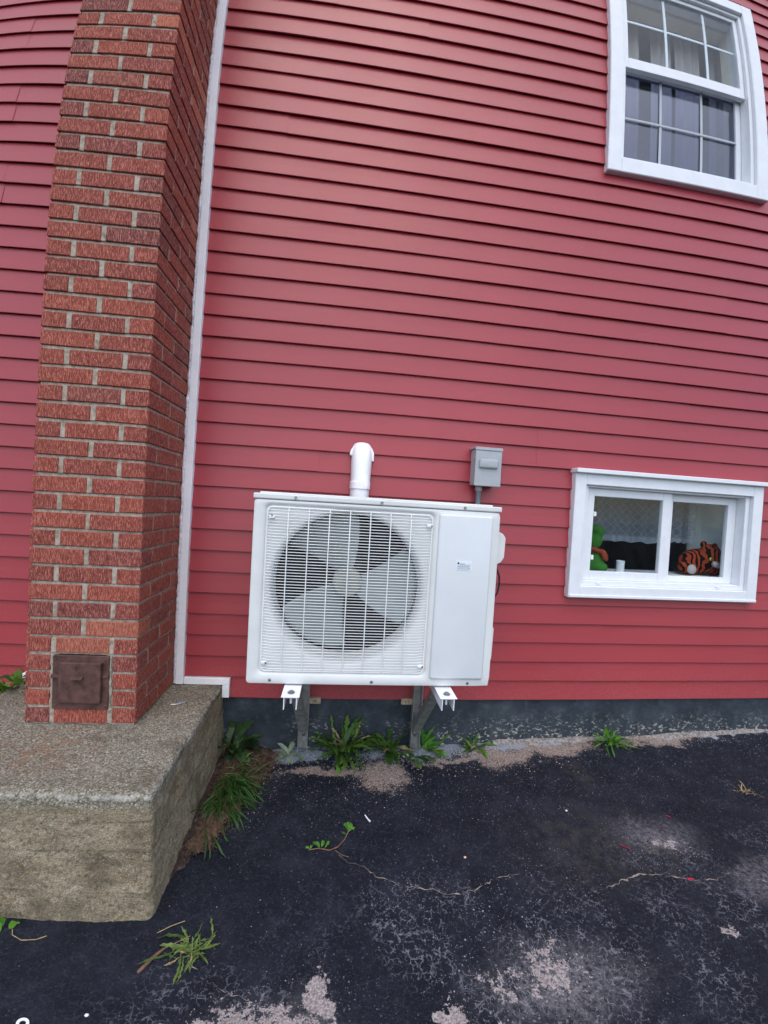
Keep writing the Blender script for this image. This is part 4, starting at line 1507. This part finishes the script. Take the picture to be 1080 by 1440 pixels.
rr = random.Random(11)
sA = rosette(46, 0.18, 0.018, 55, 60, 5, .75, rr) + [(100, .19, .018, 80, 45, 6, .7), (85, .20, .019, 84, 50, 6, .7), (60, .18, .017, 78, 60, 6, .7), (-80, .17, .019, 40, 60, 6, .7), (-60, .16, .018, 35, 60, 6, .7), (-110, .17, .019, 42, 65, 6, .7), (-95, .13, .018, 25, 50, 6, .7), (10, .17, .018, 50, 50, 6, .7), (160, .17, .018, 55, 50, 6, .7), (30, .17, .017, 60, 60, 6, .7), (140, .16, .017, 66, 70, 6, .7)]
weed('dandelion', 'largest leafy dandelion at the foundation, right of the left bracket', 'weed', (0.085, -0.050), M['leafA'], sA, 1)
sB = rosette(30, 0.14, 0.016, 52, 65, 4, .5, rr) + [(-75, .13, .026, 45, 60, 4, .4), (-100, .13, .026, 45, 70, 4, .4)]
weed('dandelion', 'low leafy dandelion midway between the two wall brackets', 'weed', (0.300, -0.050), M['leafA'], sB, 2)
sC = rosette(17, 0.12, 0.0145, 50, 60, 4, .5, rr, -60, 200) + [(-40, .12, .022, 30, 50, 4, .4)]
weed('dandelion', 'small green dandelion just right of the right bracket', 'weed', (0.500, -0.035), M['leafC'], sC, 3)
sC2 = rosette(6, 0.10, 0.020, 40, 60, 3, .4, rr, 180, 180)
weed('dandelion', 'small dusty weed in front of the right bracket foot', 'weed', (0.430, -0.085), M['leafA'], sC2, 31)
sD = rosette(18, 0.10, 0.012, 42, 60, 4, .5, rr)
weed('dandelion', 'small weed by the foundation right of the heat pump brackets', 'weed', (0.745, -0.040), M['leafA'], sD, 4)
sE = rosette(44, 0.11, 0.0048, 42, 45, 0, 0, rr)
weed('spiky_weed', 'bright green spiky weed at the foundation below the basement window', 'weed', (1.500, -0.045), M['leafC'], sE, 5)
sF = rosette(24, 0.12, 0.021, 55, 75, 4, .4, rr, -120, 250) + [(90, .15, .022, 80, 50, 4, .4), (60, .16, .022, 78, 55, 4, .4), (110, .14, .022, 70, 60, 4, .4)]
weed('broadleaf_weed', 'dark broad-leaved weed in the corner between concrete block and wall', 'weed', (-0.440, -0.050, gz(-.44, -.05) + .03), M['leafB'], sF, 6)
sG = rosette(8, 0.080, 0.012, 40, 50, 0, 0, rr)
weed('pale_weed', 'small pale grey-green weed left of the left bracket foot', 'weed', (-0.195, -0.050), M['leafD'], sG, 7)
sH = rosette(26, 0.068, 0.0050, 20, 35, 8, .8, rr) + rosette(18, 0.042, 0.0045, 35, 45, 6, .7, rr) + [(172, .10, .010, 18, 30, 9, .65), (180, .09, .009, 22, 35, 9, .65), (165, .095, .009, 22, 35, 9, .65), (5, .095, .007, 15, 25, 9, .65), (-70, .10, .006, 15, 20, 8, .7), (-130, .105, .006, 15, 20, 8, .7)]
weed('rosette_weed', 'flat serrated rosette weed growing in the driveway in front of the concrete block', 'weed', (-0.345, -0.890), M['leafE'], sH, 8)
sI = rosette(26, 0.040, 0.0016, 40, 40, 0, 0, rr) + [(130, .09, .0013, 40, 30, 0, 0)]
weed('dry_tuft', 'small dry straw-coloured tuft at the right of the driveway', 'weed', (1.905, -0.430), M['strawm'], sI, 9)
# plant beside the left flank of the block, tall enough to show above it
sJ = rosette(34, 0.17, 0.024, 62, 90, 4, .4, rr) + rosette(16, .20, .024, 76, 90, 4, .4, rr, -90, 120)
lp = weed('broadleaf_weed', 'leafy green weed at the left edge behind the chimney base', 'weed', (-1.435, -0.055, -0.015), M['leafA'], sJ, 10)
for k in range(5):
    MB().tube([(-1.452 + .02 * math.cos(k * 2.1), -0.055 + .012 * math.sin(k * 2.1), gz(-1.45, -.05) - .01), (-1.452 + .012 * math.cos(k * 2.1 + .5), -0.052, -0.15), (-1.437 + .008 * math.cos(k * 2.1), -0.053, -0.010)], [.004, .0035, .003], 6).build('stem', M['leafB'], lp, smooth=True)
weed('seedling', 'tiny green leaf at the foot of the concrete block by the left edge', 'weed', (-0.900, -0.850), M['leafC'], [(100, .05, .014, 60, 50, 0, 0), (140, .05, .014, 60, 40, 0, 0), (60, .045, .013, 50, 40, 0, 0)], 12, clampy=-0.835)

# creeping weed with its runner
cw = root('creeping_weed', (0.05, -0.57, gz(.05, -.57)), 'creeping weed with a brown runner and a few green leaves on the driveway', 'weed')


def gp_(x, y, h=0.004):
    return (x, y, gz(x, y) + h)


MB().tube([gp_(-.045, -.578), gp_(-.01, -.575, .006), gp_(.03, -.585, .005), (0.06, -.578, gz(.06, -.578) + .010), (0.085, -.56, gz(.085, -.56) + .022), (0.098, -.545, gz(.1, -.545) + .040)], 0.0017, 6).build('runner', M['twig'], cw, smooth=True)
MB().tube([gp_(.05, -.585), gp_(.075, -.605), gp_(.10, -.615)], 0.0013, 5).build('root', M['twig'], cw, smooth=True)
for (bx, by, h, ya, L, W) in ((-.040, -.578, .006, 160, .018, .006), (-.038, -.578, .006, 80, .016, .006), (-.005, -.576, .008, 130, .030, .011), (.000, -.576, .008, 60, .026, .009), (.012, -.578, .008, 20, .026, .009),
                              (.098, -.545, .040, 100, .030, .015), (.098, -.545, .036, 20, .028, .008), (.092, -.55, .030, 200, .020, .007), (.100, -.545, .040, 70, .030, .014), (.100, -.545, .040, 130, .026, .013)):
    mb = MB()
    add_leaf(mb, leaf_mesh(L, W, rad(50), rad(50), rr, 3, .3), rad(ya), (bx, by, gz(bx, by) + h))
    mb.build('leaf', M['leafC'], cw, smooth=True)


def tuft(name, label, cx, cy, n, L, W, mat, seed, sx=.05, sy=.05, rise=65, droop=110, bias=None):
    rr = random.Random(seed)
    mb = MB()
    for i in range(n):
        bx, by = cx + rr.gauss(0, sx), cy + rr.gauss(0, sy)
        ya = rr.uniform(0, 2 * math.pi) if bias is None else rad(bias) + rr.gauss(0, 1.0)
        bx = max(bx, -0.478)
        l = L * rr.uniform(.5, 1.2)
        if bx + l * math.cos(ya) < -0.47:
            ya = math.pi - ya
        rows = leaf_mesh(l, W * rr.uniform(.6, 1.3), rad(rise + rr.uniform(-20, 20)), rad(droop + rr.uniform(-40, 30)), rr, n=8, fold=.5, stem=0, tipw=.5)
        add_leaf(mb, rows, ya, (bx, by, gz(bx, by) + .008))
    o = mb.build(name, mat, smooth=True)
    return tag(o, label, 'grass')


tuft('grass_tuft', 'lush drooping grass tuft on the soil beside the concrete block', -0.410, -0.300, 190, 0.15, 0.0036, M['grassm'], 21, .035, .06, 62, 120, -60)
tuft('grass_tuft', 'thin sparse grass behind the lush tuft on the soil', -0.40, -0.20, 26, 0.12, 0.0022, M['leafE'], 22, .05, .05, 50, 90)

# ------------------------------------------------------------------ litter and loose stones
def scatter_stones(name, label, mat, spots, seed, kind='stuff', cat='gravel'):
    rr = random.Random(seed)
    vs, fs = [], []
    for (cx, cy, rx, ry, n, s0, s1) in spots:
        for _ in range(n):
            x, y = cx + rr.gauss(0, rx), cy + rr.gauss(0, ry)
            if y > -0.004 or (x < -0.47 and y > -0.84):
                continue
            s = s0 + (s1 - s0) * rr.random() ** 3
            z = gz(x, y) + s * 0.35
            b = len(vs)
            a = rr.uniform(0, 6.28)
            ca, sa = math.cos(a), math.sin(a)
            q = [(1, 0, 0), (0, .7, .1), (-1, .1, 0), (.1, -.7, 0), (rr.uniform(-.3, .3), 0, .65), (0, 0, -.6)]
            for ux, uy, uz in q:
                ux, uy, uz = [w * rr.uniform(.7, 1.25) * s for w in (ux, uy, uz)]
                vs.append((x + ux * ca - uy * sa, y + ux * sa + uy * ca, z + uz))
            fs += [(b, b + 1, b + 4), (b + 1, b + 2, b + 4), (b + 2, b + 3, b + 4), (b + 3, b, b + 4), (b + 1, b, b + 5), (b + 2, b + 1, b + 5), (b + 3, b + 2, b + 5), (b, b + 3, b + 5)]
    o = MB().raw(vs, fs).build(name, mat)
    return tag(o, label, cat, kind=kind)


scatter_stones('loose_grit', 'pale pinkish grit lying along the foundation and on the driveway', M['stone'],
               [(0.26, -0.19, .09, .07, 1300, .0010, .0042), (0.85, -0.09, .17, .06, 1600, .001, .005), (0.1, -0.16, .25, .03, 500, .001, .004), (1.25, -0.05, .25, .03, 700, .001, .004), (1.9, -0.04, .25, .02, 500, .001, .004),
                (-.14, -1.10, .10, .06, 500, .001, .003), (-0.30, -0.22, .07, .12, 400, .001, .004), (0.55, -0.35, .6, .22, 900, .0008, .0026), (0.6, -.95, .7, .2, 500, .0008, .0024), (1.28, -.66, .1, .05, 300, .0008, .0026)], 5)
scatter_stones('cement_crumbs', 'grey cement crumbs heaped against the foundation under the unit', M['grit'],
               [(-0.12, -0.035, .09, .03, 700, .001, .006), (0.40, -0.06, .18, .025, 900, .001, .006), (0.62, -0.05, .12, .025, 600, .001, .006), (0.05, -0.10, .2, .03, 400, .001, .004)], 6)


def pebble(x, y, s, label, mat, sq=(1, .8, .6)):
    mb = MB()
    b = bmesh.new()
    bmesh.ops.create_icosphere(b, subdivisions=2, radius=1)
    for v in b.verts:
        v.co *= 1 + 0.22 * mnoise.noise(v.co * 1.7 + Vector((x * 40, y * 40, 0)))
        v.co = Vector((x + v.co.x * s * sq[0], y + v.co.y * s * sq[1], gz(x, y) + s * .4 + v.co.z * s * sq[2]))
    mb.merge(b)
    return tag(mb.build('pebble', mat, smooth=True), label, 'pebble')


pebble(0.518, -0.641, .005, 'orange-pink pebble alone in the middle of the driveway', plain('orange_pebble', lin(220, 178, 150), .8, .3))
pebble(1.012, -0.459, .005, 'white pebble on the driveway below the basement window', M['mug'])
pebble(0.395, -0.080, .012, 'white lump of mortar at the foot of the right bracket', M['mug'], (1.7, .7, .8))
pebble(0.455, -0.075, .009, 'grey lump of mortar touching the right bracket foot', M['grit'])
pebble(-0.56, -1.06, .006, 'small white pebble near the bottom left of the driveway', M['mug'])
tag(MB().tube([gp_(0.168, -0.432), gp_(0.180, -0.455), gp_(0.186, -0.463)], [.0022, .0028, .004], 6).build('plastic_plug', M['pvc'], smooth=True), 'white plastic wall plug lying on the driveway', 'wall plug')
# steel washer
ws = MB()
for_r = [(0.0085, 0), (0.0165, 0), (0.0165, .0022), (0.0085, .0022), (0.0085, 0)]
wx, wy = -0.708, -1.106
ws.loops([[(wx + r * math.cos(2 * math.pi * i / 28), wy + r * math.sin(2 * math.pi * i / 28), gz(wx, wy) + .003 + h) for i in range(28)] for r, h in for_r], True)
tag(ws.build('washer', M['pvc']), 'pale round washer lying at the bottom left corner', 'washer')
tw = tag(MB().tube([gp_(-.475, -.945), gp_(-.452, -.912, .006), gp_(-.428, -.882, .005)], [.0045, .005, .003], 7).build('twig', M['twig'], smooth=True), 'brown twig lying beside the rosette weed', 'twig')
MB().tube([gp_(-.432, -.886, .006), gp_(-.40, -.868, .006), gp_(-.365, -.85, .006)], .0011, 5).build('stem', M['strawm'], tw, smooth=True)
tag(MB().tube([gp_(-.465, -.838, .004), gp_(-.43, -.822, .008), gp_(-.395, -.806, .005)], .0012, 5).build('straw', M['strawm'], smooth=True), 'thin straw at the corner of the concrete block', 'straw')
tag(MB().tube([gp_(-.885, -.838, .006), gp_(-.875, -.855, .004), gp_(-.84, -.868, .004), gp_(-.80, -.862, .004), gp_(-.775, -.85, .005)], .0013, 5).build('straw', M['strawm'], smooth=True), 'curved straw lying in front of the concrete block at the left', 'straw')
tag(MB().tube([gp_(1.130, -.632), gp_(1.138, -.645), gp_(1.150, -.653), gp_(1.154, -.662)], .0014, 5).build('string', M['red'], smooth=True), 'short piece of red string on the worn patch of driveway', 'string')
tag(MB().tube([gp_(1.275, -.795, .006), gp_(1.295, -.800, .007)], .0030, 5).build('string', M['red'], smooth=True), 'scrap of red plastic lying on the long crack', 'scrap')
tag(MB().tube([gp_(1.42, -.52), gp_(1.435, -.53)], .0016, 5).build('string', M['red'], smooth=True), 'tiny red thread further up the driveway toward the wall', 'string')
# plastic anchor left on the block
an = root('plastic_anchor', (-0.63, -0.225, PZ), 'small grey-blue plastic anchor and wire on top of the concrete block', 'anchor')
MB().tube([(-.650, -.235, PZ + .006), (-.618, -.215, PZ + .007)], [.004, .006], 7).build('body', M['grit'], an)
MB().tube([(-.618, -.215, PZ + .006), (-.590, -.190, PZ + .006), (-.560, -.160, PZ + .006)], .0014, 5).build('wire', M['steel'], an)
MB().tube([(-.650, -.235, PZ + .006), (-.668, -.240, PZ + .008)], .0016, 5).build('prong', M['pvc'], an)
# dry needles over the soil
rr = random.Random(14)
vs, fs = [], []
for _ in range(2600):
    v = rr.random()
    y = -0.03 - 0.56 * v
    x = -0.46 + rr.random() * max(0.02, 0.24 - 0.24 * max(0, (v - .15)))
    if rr.random() < .12:
        x += rr.uniform(0, .06)
    a, L, w = rr.uniform(0, math.pi), rr.uniform(.010, .05), rr.uniform(.0005, .0011)
    z = gz(x, y) + 0.024 * (1 - .9 * (x + .46) / .26) + rr.uniform(.002, .010)
    dz = rr.uniform(-.006, .008)
    c, s = math.cos(a), math.sin(a)
    b = len(vs)
    vs += [(x - c * L / 2 - s * w, y - s * L / 2 + c * w, z), (x - c * L / 2 + s * w, y - s * L / 2 - c * w, z), (x + c * L / 2 + s * w, y + s * L / 2 - c * w, z + dz), (x + c * L / 2 - s * w, y + s * L / 2 + c * w, z + dz)]
    fs.append((b, b + 1, b + 2, b + 3))
tag(MB().raw(vs, fs).build('dry_needles', M['needle']), 'dry brown needles and grass littering the soil beside the block', 'plant litter', kind='stuff')
